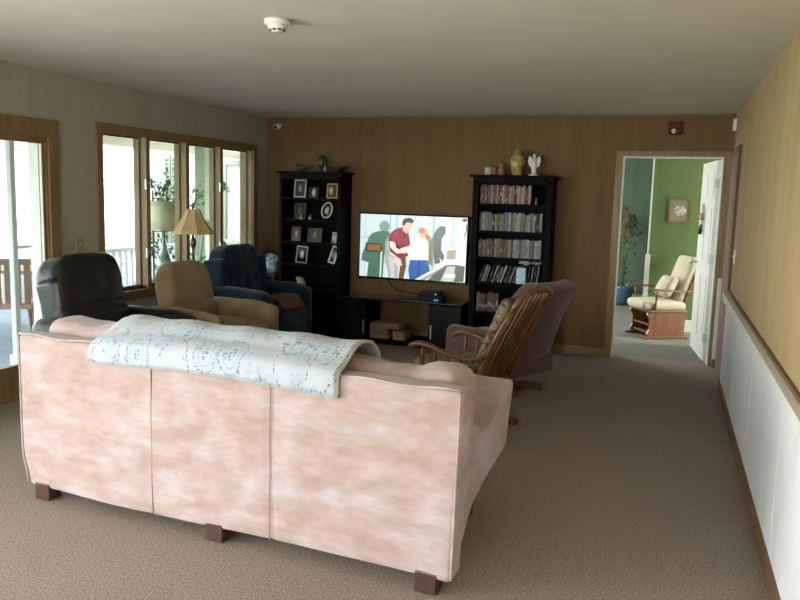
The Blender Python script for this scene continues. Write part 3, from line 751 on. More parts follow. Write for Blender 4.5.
o = B('disc_box', -1.44, -1.345, -.315, -.22, RS[1], RS[1]+.165, mat('pale_blue_card', (.30, .55, .70), .4, col2=(.5, .7, .8), scale=20), None, .003)
tag(o, 'pale blue box standing on the fourth shelf of the right bookcase', 'box')
bm = bmesh.new(); rbox(bm, 0, 0, 0, .12, .06, .025, .02, 3, lambda p: Vector(p)+Vector((0, nz3(p, 15, .02), nz3(p, 20, .03))), 12)
o = fin('crumpled_wrap', bm, mat('grey_wrap', (.30, .32, .32), .35), None, True); o.location = (-1.32, -.17, RS[1]+.215); tag(o, 'crumpled grey plastic on the discs of the fourth shelf', 'plastic wrap')
k = 0
for x in (-1.325, -1.29, -1.262, -1.235):
    me = case('disc_case', ['dark', 'blue grey', 'dark', 'grey'][k], .015, .185, .135); o = bpy.data.objects.new('disc_case', me); C.objects.link(o); o.location = (x, -.30, RS[1]); o.rotation_euler = (0, R(6), 0)
    tag(o, '%s disc case right of the pale blue box on the fourth shelf' % ['black', 'blue grey', 'second black', 'grey'][k], 'disc case', 'disc cases right of the pale blue box'); k += 1
t = thing('small_figurine', 'small grey figurine at the right end of the top disc shelf', 'figurine', (-1.285, -.25, RS[4]))
LA('figure_body', [(.016, 0), (.018, .01), (.008, .03), (.013, .05), (.004, .07)], mat('grey_resin_figure', (.18, .17, .14), .5), t, seg=12)
for i, x in enumerate((-1.60, -1.545)):
    o = LA('trinket', [(.018, 0), (.022, .015), (.012, .04), (.0, .055)], M['white_plastic'], None, (0, 0, 0), 12); o.location = (x, -.29, RS[0])
    tag(o, ['small white trinket beside the brown books on the fifth shelf', 'small white trinket further right on the fifth shelf of the right bookcase'][i], 'trinket')
o = LA('dark_blue_globe', [(.03, 0), (.05, .02), (.075, .07), (.07, .12), (.03, .16), (.0, .165)], mat('dark_blue_glass', (.02, .03, .10), .2), None, (0, 0, 0)); o.name = 'round_vase'; o.location = (-1.42, -.2, RS[0]); tag(o, 'dark blue round vase on the fifth shelf of the right bookcase', 'vase')

# on top of the right bookcase
TZ = 1.822
t = thing('candle_cup', 'small cream cup on the right bookcase, left of the brown owls', 'cup', (-1.80, -.20, TZ))
LA('cup_body', [(.030, 0), (.038, .01), (.042, .05), (.038, .085), (.034, .085), (.030, .02)], M['cream'], t)
LA('candle', [(.030, .04), (.030, .07), (.0, .072)], M['white_plastic'], t)
for i, (x, h) in enumerate(((-1.74, .10), (-1.665, .145))):
    t = thing('owl_figurine', ['smaller brown owl figurine beside the cream cup', 'taller brown owl figurine right of the smaller owl'][i], 'figurine', (x, -.20, TZ))
    bmt = mat('brown_carved_wood', (.34, .14, .06), .5, col2=(.20, .075, .035), scale=30)
    LA('owl_body', [(.022, 0), (.034, .01), (.038, h*.35), (.024, h*.62), (.031, h*.78), (.02, h*.92), (0, h*.95)], bmt, t, seg=14)
    bm = bmesh.new()
    for s in (-1, 1): tube(bm, [(s*.013, 0, h*.86), (s*.017, 0, h*1.02)], [.007, .001], 6)
    fin('ears', bm, bmt, t, True)
    bm = bmesh.new()
    for s in (-1, 1): lathe(bm, [(0, -.006), (.006, 0), (0, .006)], 8, (s*.009, -.019, h*.78))
    fin('eyes', bm, M['cream'], t, True)
t = thing('ginger_jar', 'yellow lidded ginger jar on top of the right bookcase', 'jar', (-1.505, -.19, TZ))
jm = mat('yellow_glazed_ceramic', (.50, .40, .12), .25, col2=(.16, .11, .05), scale=18, coat=.4)
LA('jar_body', [(.045, 0), (.05, .01), (.055, .04), (.075, .12), (.078, .165), (.06, .20), (.04, .215), (.04, .225)], jm, t)
LA('lid', [(.046, .222), (.048, .235), (.038, .25), (.014, .258), (.014, .27), (.0, .275)], jm, t)
t = thing('angel_statuette', 'white angel statuette on top of the right bookcase', 'statuette', (-1.335, -.19, TZ))
LA('robe', [(.055, 0), (.055, .015), (.03, .02), (.022, .05), (.03, .09), (.035, .13), (.028, .165), (.012, .18)], M['white_plastic'], t)
LA('head', [(0, .175), (.015, .185), (.018, .20), (.012, .215), (0, .22)], M['white_plastic'], t, seg=14)
for s in (-1, 1):
    bm = bmesh.new(); pts = [(s*.01, .08), (s*.05, .10), (s*.064, .15), (s*.055, .20), (s*.03, .185), (s*.012, .16)]; prism(bm, pts, .006, .018); fin('wing', bm, M['white_plastic'], t)

# left bookcase: photographs and ornaments
def photo_mat(n, bgc, fc, pos=(0, 0)):
    m, nt, b = newmat(n)
    tc = N(nt, 'ShaderNodeTexCoord'); g = N(nt, 'ShaderNodeVectorMath', operation='LENGTH'); mp = N(nt, 'ShaderNodeMapping'); mp.inputs['Location'].default_value = (pos[0], 0, pos[1]); mp.inputs['Scale'].default_value = (30, 0, 16)
    nt.links.new(tc.outputs['Object'], mp.inputs['Vector']); 
    nz = N(nt, 'ShaderNodeTexNoise', Scale=2.2, Detail=2.0); nt.links.new(mp.outputs[0], nz.inputs['Vector'])
    nt.links.new(mp.outputs[0], g.inputs[0]); ad = N(nt, 'ShaderNodeMath', operation='ADD'); nt.links.new(g.outputs['Value'], ad.inputs[0]); nt.links.new(nz.outputs['Fac'], ad.inputs[1])
    r = N(nt, 'ShaderNodeValToRGB'); r.color_ramp.elements[0].position = .72; r.color_ramp.elements[0].color = rgba(tuple(v*.75 for v in fc)); r.color_ramp.elements[1].position = .98; r.color_ramp.elements[1].color = rgba(tuple(v*.5 for v in bgc))
    hf = N(nt, 'ShaderNodeMath', operation='MULTIPLY'); hf.inputs[1].default_value = .75; nt.links.new(ad.outputs[0], hf.inputs[0])
    nt.links.new(hf.outputs[0], r.inputs['Fac']); nt.links.new(r.outputs['Color'], b.inputs['Base Color']); b.inputs['Roughness'].default_value = .2
    return m
def pframe(label, x, z, w, h, fm, pm, border=.014, tilt=0, y=-.26, lean=8, oval=False, cat='picture frame'):
    t = thing('picture_frame', label, cat, (x, y, z+.003+(w/2*abs(math.sin(R(tilt))))), 0); 
    t.rotation_euler = (R(-lean), R(tilt), 0)
    if oval:
        bm = bmesh.new(); n = 28
        for a in range(n):
            pass
        tube(bm, [((w/2-border/2)*math.cos(2*PI*i/n), 0, h/2+(h/2-border/2)*math.sin(2*PI*i/n)) for i in range(n+1)], border/2, 6, False)
        fin('frame', bm, fm, t, True)
        bm = bmesh.new(); prism(bm, [((w/2-border)*math.cos(2*PI*i/n), h/2+(h/2-border)*math.sin(2*PI*i/n)) for i in range(n)], -.001, .005); fin('photograph', bm, pm, t)
    else:
        boxes('frame', [(-w/2, -w/2+border, -.008, .008, 0, h), (w/2-border, w/2, -.008, .008, 0, h), (-w/2+border, w/2-border, -.008, .008, 0, border), (-w/2+border, w/2-border, -.008, .008, h-border, h)], fm, t)
        bm = bmesh.new(); box(bm, -w/2+border, w/2-border, -.001, .006, -h/2+border, h/2-border); p = fin('photograph', bm, pm, t); p.location = (0, 0, h/2)
        boxes('easel_back', [(-.012, .012, .008, .012, h*.1, h*.7)], M['black_lacquer'], t)
    return t
silver = mat('silver_frame', (.50, .50, .47), .35, .3); gold = mat('gilt_frame', (.50, .34, .10), .35, .4); dkf = mat('dark_frame', (.05, .04, .035), .4); wf = mat('white_frame', (.70, .70, .66), .5)
X = lambda px: -4.144 + (px-279.5)*.0121
pframe('silver framed grey photo on the top shelf of the left bookcase', X(297.5), 1.535, .145, .20, silver, photo_mat('photo_grey', (.10, .12, .11), (.35, .36, .33)))
pframe('dark little frame with a white figure between silver and gold frames', X(311.5), 1.535, .11, .115, dkf, photo_mat('photo_white_figure', (.03, .03, .03), (.65, .60, .52)), .010)
pframe('gold framed photo at the right end of the top shelf', X(330), 1.535, .13, .165, gold, photo_mat('photo_gold', (.20, .14, .04), (.60, .62, .45), (.5, 0)))
pframe('dim brown framed photo on the second shelf', X(298), 1.298, .14, .175, dkf, photo_mat('photo_dim', (.04, .04, .03), (.12, .09, .06)), .012)
pframe('oval white framed photo tilted on the second shelf', X(323), 1.298, .135, .185, wf, photo_mat('photo_oval', (.02, .02, .02), (.5, .5, .47), (0, -1.4)), .016, 14, oval=True)
pframe('reddish portrait photo on the third shelf', X(294), 1.046, .115, .16, dkf, photo_mat('photo_red', (.12, .05, .035), (.42, .22, .16)), .008)
pframe('wide olive framed photo on the third shelf', X(313), 1.046, .175, .155, dkf, photo_mat('photo_olive', (.09, .10, .06), (.20, .21, .14)), .008)
pframe('small white leaning card at the right of the third shelf', X(332.5), 1.035, .055, .125, wf, photo_mat('photo_card', (.35, .37, .33), (.6, .62, .58)), .006, 4)
pframe('white edged frame with a dancing white figure on the fourth shelf', X(299.5), .80, .14, .19, silver, photo_mat('photo_dancer', (.012, .012, .012), (.75, .75, .72)), .010, 3)
pframe('narrow white frame leaning to the right on the fourth shelf', X(330), .805, .085, .20, wf, photo_mat('photo_script', (.03, .05, .05), (.35, .37, .35)), .018, 16)
for i, (px, z, h, col, lab) in enumerate(((300.5, 1.298, .06, (.50, .32, .22), 'small pinkish figurine in front of the dim photo, second shelf'), (309.5, 1.298, .055, (.42, .36, .28), 'tiny cream figurine left of the oval frame'))):
    t = thing('figurine', lab, 'figurine', (X(px), -.285, z)); mm = mat('figurine_%s' % 'ab'[i], col, .4)
    LA('figure_body', [(.02, 0), (.022, .008), (.012, h*.5), (.006, h*.62)], mm, t, seg=12); LA('head', [(0, h*.58), (.011, h*.75), (0, h)], mm, t, seg=12)
bm = bmesh.new(); rbox(bm, 0, 0, 0, .05, .035, .055, .03, 4, lambda p: Vector(p)*(1+nz3(p, 18, .5)), 10)
o = fin('cream_ornament', bm, mat('cream_ceramic', (.50, .44, .30), .4), None, True); o.location = (X(299.5), -.26, .592); tag(o, 'lumpy cream ornament on the fifth shelf of the left bookcase', 'ornament')
# top of the left bookcase
LT = 1.825; dkgr = mat('dark_green_bronze', (.012, .018, .013), .35, col2=(.04, .05, .036), scale=14)
t = thing('bird_figurine', 'small dark bird figurine at the left end of the left bookcase top', 'figurine', (X(295)+.02, -.2, LT))
bm = bmesh.new(); tube(bm, [(.09, 0, .045), (.05, 0, .045), (0, 0, .04), (-.045, 0, .045), (-.06, 0, .075), (-.055, 0, .095)], [.006, .02, .034, .03, .016, .008], 10); fin('bird_body', bm, dkgr, t, True)
LA('foot', [(.03, 0), (.02, .012), (.008, .03)], dkgr, t, seg=10)
T('beak', [(-.06, 0, .088), (-.09, 0, .08)], [.007, .001], dkgr, t, 6)
t = thing('egg_ornament', 'large dark green egg shaped ornament on a stand, left bookcase top', 'ornament', (X(316.5)+.02, -.2, LT))
LA('stand', [(.045, 0), (.045, .01), (.018, .025), (.03, .05)], dkgr, t, seg=16)
bm = bmesh.new(); lathe(bm, [(0, .04), (.03, .05), (.05, .09), (.052, .12), (.04, .165), (.02, .19), (0, .197)], 20, (-.01, 0, 0)); fin('egg', bm, dkgr, t, True)
bm = bmesh.new(); tube(bm, [(.03, -.02, .0), (.05, -.02, .05), (.045, -.02, .11), (.02, -.02, .15)], [.01, .022, .014, .004], 8); fin('leaf_ornament', bm, dkgr, t, True)
o = LA('egg_small', [(0, 0), (.018, .012), (.022, .035), (.012, .06), (0, .065)], mat('grey_stone', (.28, .30, .26), .4), None, (0, 0, 0)); o.name = 'stone_egg'; o.location = (X(321)+.02, -.25, LT); tag(o, 'small pale grey egg in front of the large dark egg ornament', 'ornament')
o = LA('dark_bowl', [(.03, 0), (.035, .01), (.07, .04), (.095, .065), (.09, .065), (.0, .02)], dkgr, None, (0, 0, 0)); o.location = (X(333.5)+.02, -.2, LT); tag(o, 'shallow dark bowl at the right end of the left bookcase top', 'bowl')

# ------------------------------------------------------------------ television
TVX, TVZ, TW, TH = -2.648, 1.024, 1.255, .735
tv = thing('television', 'wall mounted flat television showing two people, between the bookcases', 'television', (TVX, 0, TVZ)); tv.rotation_euler = (0, R(.25), 0)
RB('housing', (0, -.055, 0), (TW/2, .022, TH/2), .008, M['black_gloss'], tv, n=2)
B('wall_mount', -.2, .2, -.033, 0, -.15, .15, M['black_plastic'], tv)
B('lower_bezel', -TW/2+.01, TW/2-.01, -.079, -.077, -TH/2+.004, -TH/2+.018, M['black_gloss'], tv)
def screen():
    m, nt, b = newmat('lit_screen'); b.inputs['Base Color'].default_value = (.01, .01, .01, 1); b.inputs['Roughness'].default_value = .25
    at = N(nt, 'ShaderNodeAttribute'); at.attribute_name = 'Col'; nt.links.new(at.outputs['Color'], b.inputs['Emission Color']); b.inputs['Emission Strength'].default_value = .98
    bm = bmesh.new(); cl = bm.loops.layers.float_color.new('Col')
    sw, shh = TW-.028, TH-.04
    def P(x, y):
        u = (x-68)/686; yt = 52+30*u; yb = 458+50*u; return (u-.5)*sw, (.5-(y-yt)/(yb-yt))*shh+.004
    lay = [0]
    def poly(c, pts):
        lay[0] += 1; yy = -.0772-lay[0]*.00004; c = s2l(*c)
        f = bm.faces.new([bm.verts.new((max(-sw/2, min(sw/2, P(*p)[0])), yy, max(-shh/2+.004, min(shh/2+.004, P(*p)[1])))) for p in pts])
        for l in f.loops: l[cl] = (*c, 1)
    def blob(c, cx, cy, rx, ry, n=16, a=0):
        poly(c, [(cx+rx*math.cos(2*PI*i/n)*math.cos(a)-ry*math.sin(2*PI*i/n)*math.sin(a), cy+rx*math.cos(2*PI*i/n)*math.sin(a)+ry*math.sin(2*PI*i/n)*math.cos(a)) for i in range(n)])
    poly((205, 222, 224), [(60, 45), (765, 75), (760, 515), (60, 462)])
    for x, w, c in ((100, 4, (170, 195, 200)), (262, 8, (150, 178, 182)), (300, 20, (182, 205, 205)), (425, 5, (175, 200, 205)), (540, 14, (165, 190, 190)), (600, 5, (190, 205, 205)), (665, 6, (180, 200, 200)), (700, 60, (238, 240, 238)), (590, 60, (225, 232, 232)), (330, 10, (235, 244, 244)), (480, 30, (232, 240, 240))):
        poly(c, [(x, 50), (x+w, 50), (x+w, 512), (x, 512)])
    poly((170, 198, 200), [(60, 200), (130, 205), (130, 212), (60, 207)])
    poly((165, 190, 194), [(60, 350), (130, 356), (130, 362), (60, 356)])
    # shadow of a person on the left
    for c in ((70, 112, 88),):
        blob((120, 155, 140), 228, 135, 34, 36)
        poly(c, [(195, 165), (255, 165), (272, 200), (250, 260), (232, 320), (225, 470), (120, 462), (128, 370), (80, 355), (84, 310), (112, 250), (125, 205), (150, 178)])
    poly((40, 42, 36), [(106, 242), (216, 248), (216, 306), (106, 298)]); poly((140, 92, 52), [(118, 252), (208, 257), (208, 297), (118, 290)])
    poly((225, 232, 228), [(208, 300), (218, 300), (214, 470), (204, 470)])
    poly((150, 170, 170), [(236, 240), (256, 190), (262, 320), (240, 380), (234, 330)])
    # trousers and shirt of the man
    poly((176, 172, 172), [(255, 310), (322, 345), (328, 470), (272, 478), (250, 400), (232, 350)])
    poly((205, 202, 204), [(262, 330), (300, 345), (300, 470), (280, 470)])
    poly((112, 72, 52), [(330, 300), (372, 325), (378, 400), (362, 480), (330, 478), (338, 390), (318, 350)])
    poly((140, 22, 48), [(300, 152), (345, 140), (385, 172), (398, 240), (392, 330), (330, 345), (270, 300), (258, 230), (272, 178)])
    poly((100, 12, 34), [(352, 165), (372, 185), (370, 215), (352, 205)]); poly((168, 36, 60), [(285, 180), (322, 160), (312, 222), (282, 235)])
    # head of the man
    blob((222, 188, 168), 378, 134, 34, 36, a=.3); poly((214, 176, 156), [(352, 140), (390, 165), (375, 185), (345, 160)])
    poly((36, 26, 24), [(345, 100), (360, 84), (395, 80), (420, 98), (412, 116), (372, 108), (356, 132), (344, 130)])
    # arms
    poly((240, 218, 204), [(262, 232), (292, 236), (330, 282), (395, 262), (440, 240), (440, 275), (370, 312), (310, 312), (272, 275)])
    poly((30, 26, 30), [(306, 250), (345, 275), (330, 288), (306, 272)])
    poly((235, 205, 190), [(300, 330), (340, 350), (352, 392), (318, 396), (300, 365)])
    # woman: white blouse, fair hair, blue jeans
    poly((248, 248, 246), [(448, 205), (500, 200), (530, 240), (545, 300), (516, 365), (400, 358), (380, 300), (415, 255)])
    poly((232, 236, 236), [(460, 240), (482, 240), (470, 350), (440, 350)])
    blob((226, 182, 150), 486, 182, 32, 36); blob((200, 128, 84), 472, 164, 22, 20); poly((188, 112, 76), [(486, 180), (530, 205), (520, 245), (502, 222)])
    poly((34, 92, 168), [(402, 356), (516, 358), (532, 430), (500, 500), (402, 488), (392, 420)]); poly((22, 68, 138), [(455, 360), (470, 360), (464, 492), (452, 492)])
    # shadow on the right
    poly((84, 94, 92), [(545, 190), (570, 150), (592, 132), (622, 140), (622, 182), (600, 215), (598, 290), (620, 330), (610, 372), (560, 385), (548, 300)])
    poly((120, 124, 96), [(516, 240), (545, 200), (548, 400), (520, 380)])
    poly((96, 100, 96), [(566, 160), (580, 160), (574, 380), (562, 380)])
    poly((180, 150, 128), [(636, 296), (690, 290), (688, 350), (634, 352)])
    # banister in front
    poly((232, 232, 222), [(436, 490), (640, 368), (760, 340), (758, 392), (650, 384), (470, 500)]); poly((150, 152, 142), [(470, 500), (650, 384), (640, 400), (500, 502)])
    poly((250, 250, 250), [(588, 340), (612, 372), (760, 345), (760, 385), (600, 385)])
    poly((90, 100, 84), [(560, 450), (630, 392), (700, 390), (750, 400), (745, 505), (520, 500)])
    poly((196, 200, 190), [(640, 400), (690, 398), (684, 500), (600, 498)])
    poly((244, 246, 246), [(628, 450), (694, 452), (690, 478), (624, 474)])
    poly((34, 40, 44), [(722, 90), (748, 84), (756, 100), (738, 110), (722, 104)]); poly((40, 44, 48), [(744, 130), (762, 122), (756, 170), (740, 208), (736, 200), (748, 168)])
    me = bpy.data.meshes.new('screen'); bm.to_mesh(me); bm.free(); return link('screen', me, m, tv)
screen()
o = T('cable', [(-2.93, -.03, .66), (-2.90, -.04, .60), (-2.80, -.05, .54), (-2.55, -.08, .515), (-2.46, -.15, .53)], .006, M['black_plastic']); tag(o, 'black cable hanging under the television to the cable box', 'cable')

# ------------------------------------------------------------------ low media stand
t = thing('media_stand', 'low black media stand with smoked glass top under the television', 'media stand', (-2.655, -.03, 0)); m = M['black_lacquer']
B('glass_top', -.69, .685, -.44, 0, .475, .49, M['smoked_glass'], t, .003)
B('base_shelf', -.69, .685, -.43, 0, .0, .045, m, t)
for x0, x1 in ((-.69, -.365), (.335, .685)):
    boxes('cabinet_body', [(x0, x0+.02, -.41, 0, .045, .475), (x1-.02, x1, -.41, 0, .045, .475), (x0+.02, x1-.02, -.41, 0, .455, .475), (x0+.02, x1-.02, -.02, 0, .045, .455)], m, t)
    d = B('door', x0+.004, x1-.004, -.425, -.41, .05, .45, M['black_gloss'], t)
    hx_ = x1-.03 if x0 < 0 else x0+.03
    B('handle', hx_-.006, hx_+.006, -.437, -.425, .10, .25, M['steel'], d)
o = thing('cable_box', 'black cable box with blue lights on the media stand', 'cable box', (-2.345, -.27, .49))
B('case', -.13, .13, -.10, .10, .0, .05, M['black_plastic'], o, .004); B('upper_case', -.115, .10, -.08, .09, .05, .10, M['black_plastic'], o, .006)
em = mat('blue_indicator', (.05, .1, .5), .4, emit=(.2, .45, 1), estr=3)
boxes('indicator_light', [(.06, .068, -.102, -.10, .012, .02), (.085, .093, -.102, -.10, .012, .02), (.06, .068, -.082, -.08, .072, .08)], em, o)
# books in the open middle bay
def book(label, x0, x1, y0, y1, z0, z1, col, rz=0, page=(.55, .50, .40), nm='book'):
    t = thing(nm, label, nm, ((x0+x1)/2, (y0+y1)/2, z0), rz); hx, hy, h = (x1-x0)/2, (y1-y0)/2, z1-z0
    c = mat('cover_%d_%d_%d' % tuple(int(v*100) for v in col), col, .5)
    boxes('cover', [(-hx, hx, -hy, hy, 0, .003), (-hx, hx, -hy, hy, h-.003, h), (-hx, hx, -hy, -hy+.004, .003, h-.003)], c, t)
    B('pages', -hx+.004, hx-.004, -hy+.004, hy-.004, .003, h-.003, mat('book_pages', page, .8), t)
    return t
book('thick tan book at the bottom of the left stack, media stand', -3.00, -2.79, -.38, -.16, .045, .085, (.30, .19, .13))
book('rose covered book in the middle of the left stack, media stand', -3.01, -2.80, -.38, -.17, .085, .12, (.24, .12, .10), R(2))
book('greyish book on top of the left stack, media stand', -3.00, -2.80, -.37, -.16, .12, .155, (.22, .17, .14), R(-3))
book('mustard book at the bottom of the right stack, media stand', -2.74, -2.60, -.38, -.18, .045, .07, (.48, .40, .28))
book('orange tan book box on the mustard book, media stand', -2.735, -2.61, -.38, -.18, .07, .135, (.42, .24, .10), R(-1))
book('wide pinkish album lying across both stacks, media stand', -3.01, -2.66, -.37, -.16, .157, .20, (.30, .17, .14), R(-4))
book('pale magazine lying topmost in the media stand bay', -2.99, -2.69, -.37, -.17, .202, .212, (.42, .33, .28), R(-7), nm='magazine')

# ------------------------------------------------------------------ wooden spindle glider
rk = thing('rocking_chair', 'wooden spindle back rocking chair with floral cushions behind the sofa', 'rocking chair', (-1.31, -2.95, 0), R(164)); m = M['rocker_wood']
for s in (-1, 1):
    bm = bmesh.new(); box(bm, -.34, .38, s*.22-.03, s*.22+.03, 0, .045)
    bmesh.ops.bevel(bm, geom=list(bm.edges), offset=.01, segments=2, affect='EDGES'); fin('runner', bm, m, rk)
    bm = bmesh.new()
    for x in (-.22, .20): tube(bm, [(x, s*.22, .04), (x*.9, s*.22, .16), (x*.8, s*.20, .30)], [.022, .028, .02], 8)
    fin('upright', bm, m, rk, True)
bm = bmesh.new(); box(bm, -.03, .03, -.22, .22, .03, .06); tube(bm, [(.2, -.22, .17), (.2, .22, .17)], .013); tube(bm, [(-.2, -.22, .17), (-.2, .22, .17)], .013); fin('stretcher', bm, m, rk)
RB('seat', (.02, 0, .335), (.27, .28, .022), .018, m, rk)
RB('seat_cushion', (.03, 0, .41), (.26, .25, .055), .05, M['floral'], rk, warp=puff((.26, .25, .055), 2, .015, .01, 6))
def bp_(y, k):
    """a point on the leaning back: k 0 at the seat, 1 at the crest"""
    return Vector((-.24-.27*k-.05*k*k, y, .34+.655*k))
for s in (-1, 1):
    T('back_post', [bp_(s*(.25+.01*math.sin(k*PI)), k) for k in [i/10 for i in range(9)]], [.019, .016, .018, .015, .018, .016, .018, .016, .015], m, rk, 8)
crest = [bp_(-.25, .80), bp_(-.245, .88), bp_(-.21, .96), bp_(-.13, 1.0), bp_(0, 1.02), bp_(.13, 1.0), bp_(.21, .96), bp_(.245, .88), bp_(.25, .80)]
T('crest_rail', crest, [.014, .018, .021, .023, .024, .023, .021, .018, .014], m, rk, 8)
for i in range(7):
    y = -.19+.38*i/6; kt = 1.0-.03*abs(i-3)/3
    ks = [j/16*kt for j in range(17)]
    T('spindle', [bp_(y*(1+.05*math.sin(k*PI)), k) for k in ks], [(.006+.006*abs(math.sin(k*PI*4.5))) for k in ks], m, rk, 7)
def bcw(p):
    q = puff((.032, .19, .28), 0, .008, .02, 7, 3)(p); q.x += -.02*math.sin(p[1]*25)*0; return q
bm = bmesh.new(); rbox(bm, 0, 0, 0, .032, .19, .28, .03, 4, bcw, 14)
bmesh.ops.rotate(bm, verts=bm.verts, cent=(0, 0, -.28), matrix=Matrix.Rotation(-R(24), 3, 'Y')); bmesh.ops.translate(bm, verts=bm.verts, vec=(-.195, 0, .71)); fin('back_cushion', bm, M['floral'], rk, True)
for s in (-1, 1):
    ar = [(-.34, s*.27, .57), (-.28, s*.275, .54), (-.20, s*.29, .53), (-.06, s*.30, .55), (.06, s*.30, .585), (.15, s*.305, .60), (.22, s*.31, .58), (.26, s*.31, .545)]
    a = T('arm', ar, [.02, .022, .026, .026, .028, .032, .026, .012], m, rk, 8, .6)
    bm = bmesh.new()
    tube(bm, [(-.30, s*.27, .545), (-.34, s*.265, .60), (-.36, s*.26, .66)], .012, 7)
    fin('arm_brace', bm, m, a, True)
    for x in (-.16, -.06, .04, .14):
        z1 = .53+.09*max(0, (x+.15)/.42)
        T('arm_spindle', [(x*.95, s*.25, .35), (x, s*.265, .41), (x, s*.28, .46), (x, s*.29, .51), (x, s*.295, z1)], [.010, .016, .009, .015, .009], m, rk, 7)

# ------------------------------------------------------------------ mauve upholstered rocker
pk = thing('upholstered_rocker', 'mauve upholstered rocking armchair on wooden feet behind the spindle chair', 'armchair', (-1.31, -1.72, 0), R(152)); m = M['pink_cloth']
for a in (R(28), R(-28)):
    bm = bmesh.new(); box(bm, -.40, .40, -.035, .035, 0, .045); bmesh.ops.rotate(bm, verts=bm.verts, cent=(0, 0, 0), matrix=Matrix.Rotation(a, 3, 'Z'))
    bmesh.ops.bevel(bm, geom=list(bm.edges), offset=.01, segments=2, affect='EDGES'); fin('foot', bm, M['rocker_wood'], pk)
LA('pedestal', [(.12, .04), (.10, .10), (.16, .14)], M['black_plastic'], pk)
RB('body', (-.02, 0, .22), (.33, .34, .085), .04, m, pk)
RB('seat', (.06, 0, .36), (.31, .25, .08), .06, m, pk, warp=puff((.31, .25, .08), 2, .02))
for s in (-1, 1): RB('arm', (.0, s*.31, .36), (.29, .07, .17), .07, m, pk, warp=puff((.29, .07, .17), 1, .012, .008))
def pb(p):
    x, y, z = p; k = z/.36
    if k > .1: y *= math.sqrt(max(.05, 1-.40*((k-.1)/.9)**2.4))
    x -= .06*k*k*(1 if k > 0 else 0); x += .05*(abs(y)/.31)**2
    return (x, y, z)
bm = bmesh.new(); rbox(bm, 0, 0, 0, .085, .33, .36, .06, 4, pb, 16)
bmesh.ops.rotate(bm, verts=bm.verts, cent=(0, 0, -.36), matrix=Matrix.Rotation(-R(20), 3, 'Y')); bmesh.ops.translate(bm, verts=bm.verts, vec=(-.27, 0, .63)); fin('backrest', bm, m, pk, True)

# ------------------------------------------------------------------ fittings on walls and ceiling
t = thing('smoke_detector', 'round white smoke detector on the ceiling', 'smoke detector', (-1.925, -4.54, H))
LA('base_ring', [(.066, 0), (.066, -.02), (.056, -.026)], M['white_plastic'], t, cap=True)
LA('sensor_head', [(.05, -.024), (.048, -.04), (.036, -.044), (.032, -.056), (.0, -.058)], M['white_plastic'], t)
bm = bmesh.new()
for k in range(8):
    a = 2*PI*k/8; v = box(bm, .028, .038, -.008, .008, -.055, -.046); bmesh.ops.rotate(bm, verts=v, cent=(0, 0, 0), matrix=Matrix.Rotation(a, 3, 'Z'))
fin('vent_slots', bm, M['dark_rubber'], t)
red = mat('red_enamel', (.11, .006, .008), .45, spec=.2)
t = thing('fire_alarm', 'dark red fire alarm strobe above the doorway', 'fire alarm', (-.012, 0, 2.31))
B('housing', -.06, .06, -.045, 0, -.062, .062, red, t, .006)
LA('strobe', [(.024, -.0), (.02, .012), (0, .016)], M['white_plastic'], t, (0, 0, 0)); st = t.children[-1]
st.rotation_euler = (R(90), 0, 0); st.location = (-.008, -.045, -.028)
boxes('horn_slots', [(-.03, .03, -.048, -.045, .01+i*.012, .015+i*.012) for i in range(3)], M['dark_rubber'], t)
t = thing('security_camera', 'small white camera in the far left corner near the ceiling', 'camera', (-4.31, -.0, 2.345))
B('bracket', -.02, .02, -.02, 0, -.02, .03, M['white_plastic'], t, .004)
T('camera_body', [(0, -.02, 0), (-.01, -.10, -.02)], [.032, .032], M['white_plastic'], t, 16); T('camera_lens', [(-.01, -.10, -.02), (-.011, -.108, -.022)], .022, M['black_gloss'], t, 14)
t = thing('wall_sensor', 'narrow white sensor high on the right wall in the corner', 'sensor', (XR, -.12, 2.33))
B('sensor_case', -.028, 0, -.04, .04, -.055, .055, M['white_plastic'], t, .004); B('sensor_window', -.031, -.028, -.02, .02, -.03, .0, M['siding'], t)
t = thing('light_switch', 'white light switch on the right wall beside the brown door', 'light switch', (XR, -1.20, 1.16))
B('plate', -.007, 0, -.035, .035, -.057, .057, M['white_plastic'], t, .002); B('toggle', -.017, -.007, -.005, .005, -.008, .012, M['white_plastic'], t)
t = thing('light_switch', 'beige light switch between the patio door and the window', 'light switch', (XL, -3.08, 1.12))
B('plate', 0, .007, -.04, .04, -.06, .06, mat('beige_plastic', (.34, .31, .24), .5), t, .002); B('toggle', .007, .017, -.005, .005, -.008, .012, mat('beige_plastic', (.34, .31, .24), .5), t)

# ------------------------------------------------------------------ green room furniture
gl = thing('glider_chair', 'wooden glider chair with cream buttoned cushions in the green room', 'glider chair', (-.06, 1.58, 0), R(208)); m = M['rocker_wood_light']
for s in (-1, 1):
    bm = bmesh.new(); box(bm, -.30, .30, s*.23-.02, s*.23+.02, 0, .03)
    bmesh.ops.bevel(bm, geom=list(bm.edges), offset=.008, segments=1, affect='EDGES'); fin('foot', bm, m, gl)
    bm = bmesh.new(); prism(bm, [(-.24, .03), (.22, .03), (.25, .06), (.22, .12), (.22, .24), (.26, .30), (.25, .33), (-.26, .33), (-.24, .2)], s*.23-.015, s*.23+.015); fin('side_panel', bm, m, gl)
for z in (.06, .16): B('rack_bar', .19, .21, -.215, .215, z, z+.02, M['rocker_wood_light'], gl)
gl.scale = (.95, .95, .95)
B('back_panel', -.23, -.215, -.215, .215, .05, .31, m, gl)
B('shelf', -.21, .18, -.215, .215, .055, .07, m, gl)
RB('seat_frame', (0, 0, .345), (.26, .26, .02), .015, m, gl)
RB('seat_cushion', (.03, 0, .41), (.29, .245, .055), .05, M['cream'], gl, warp=puff((.29, .245, .055), 2, .018, .006))
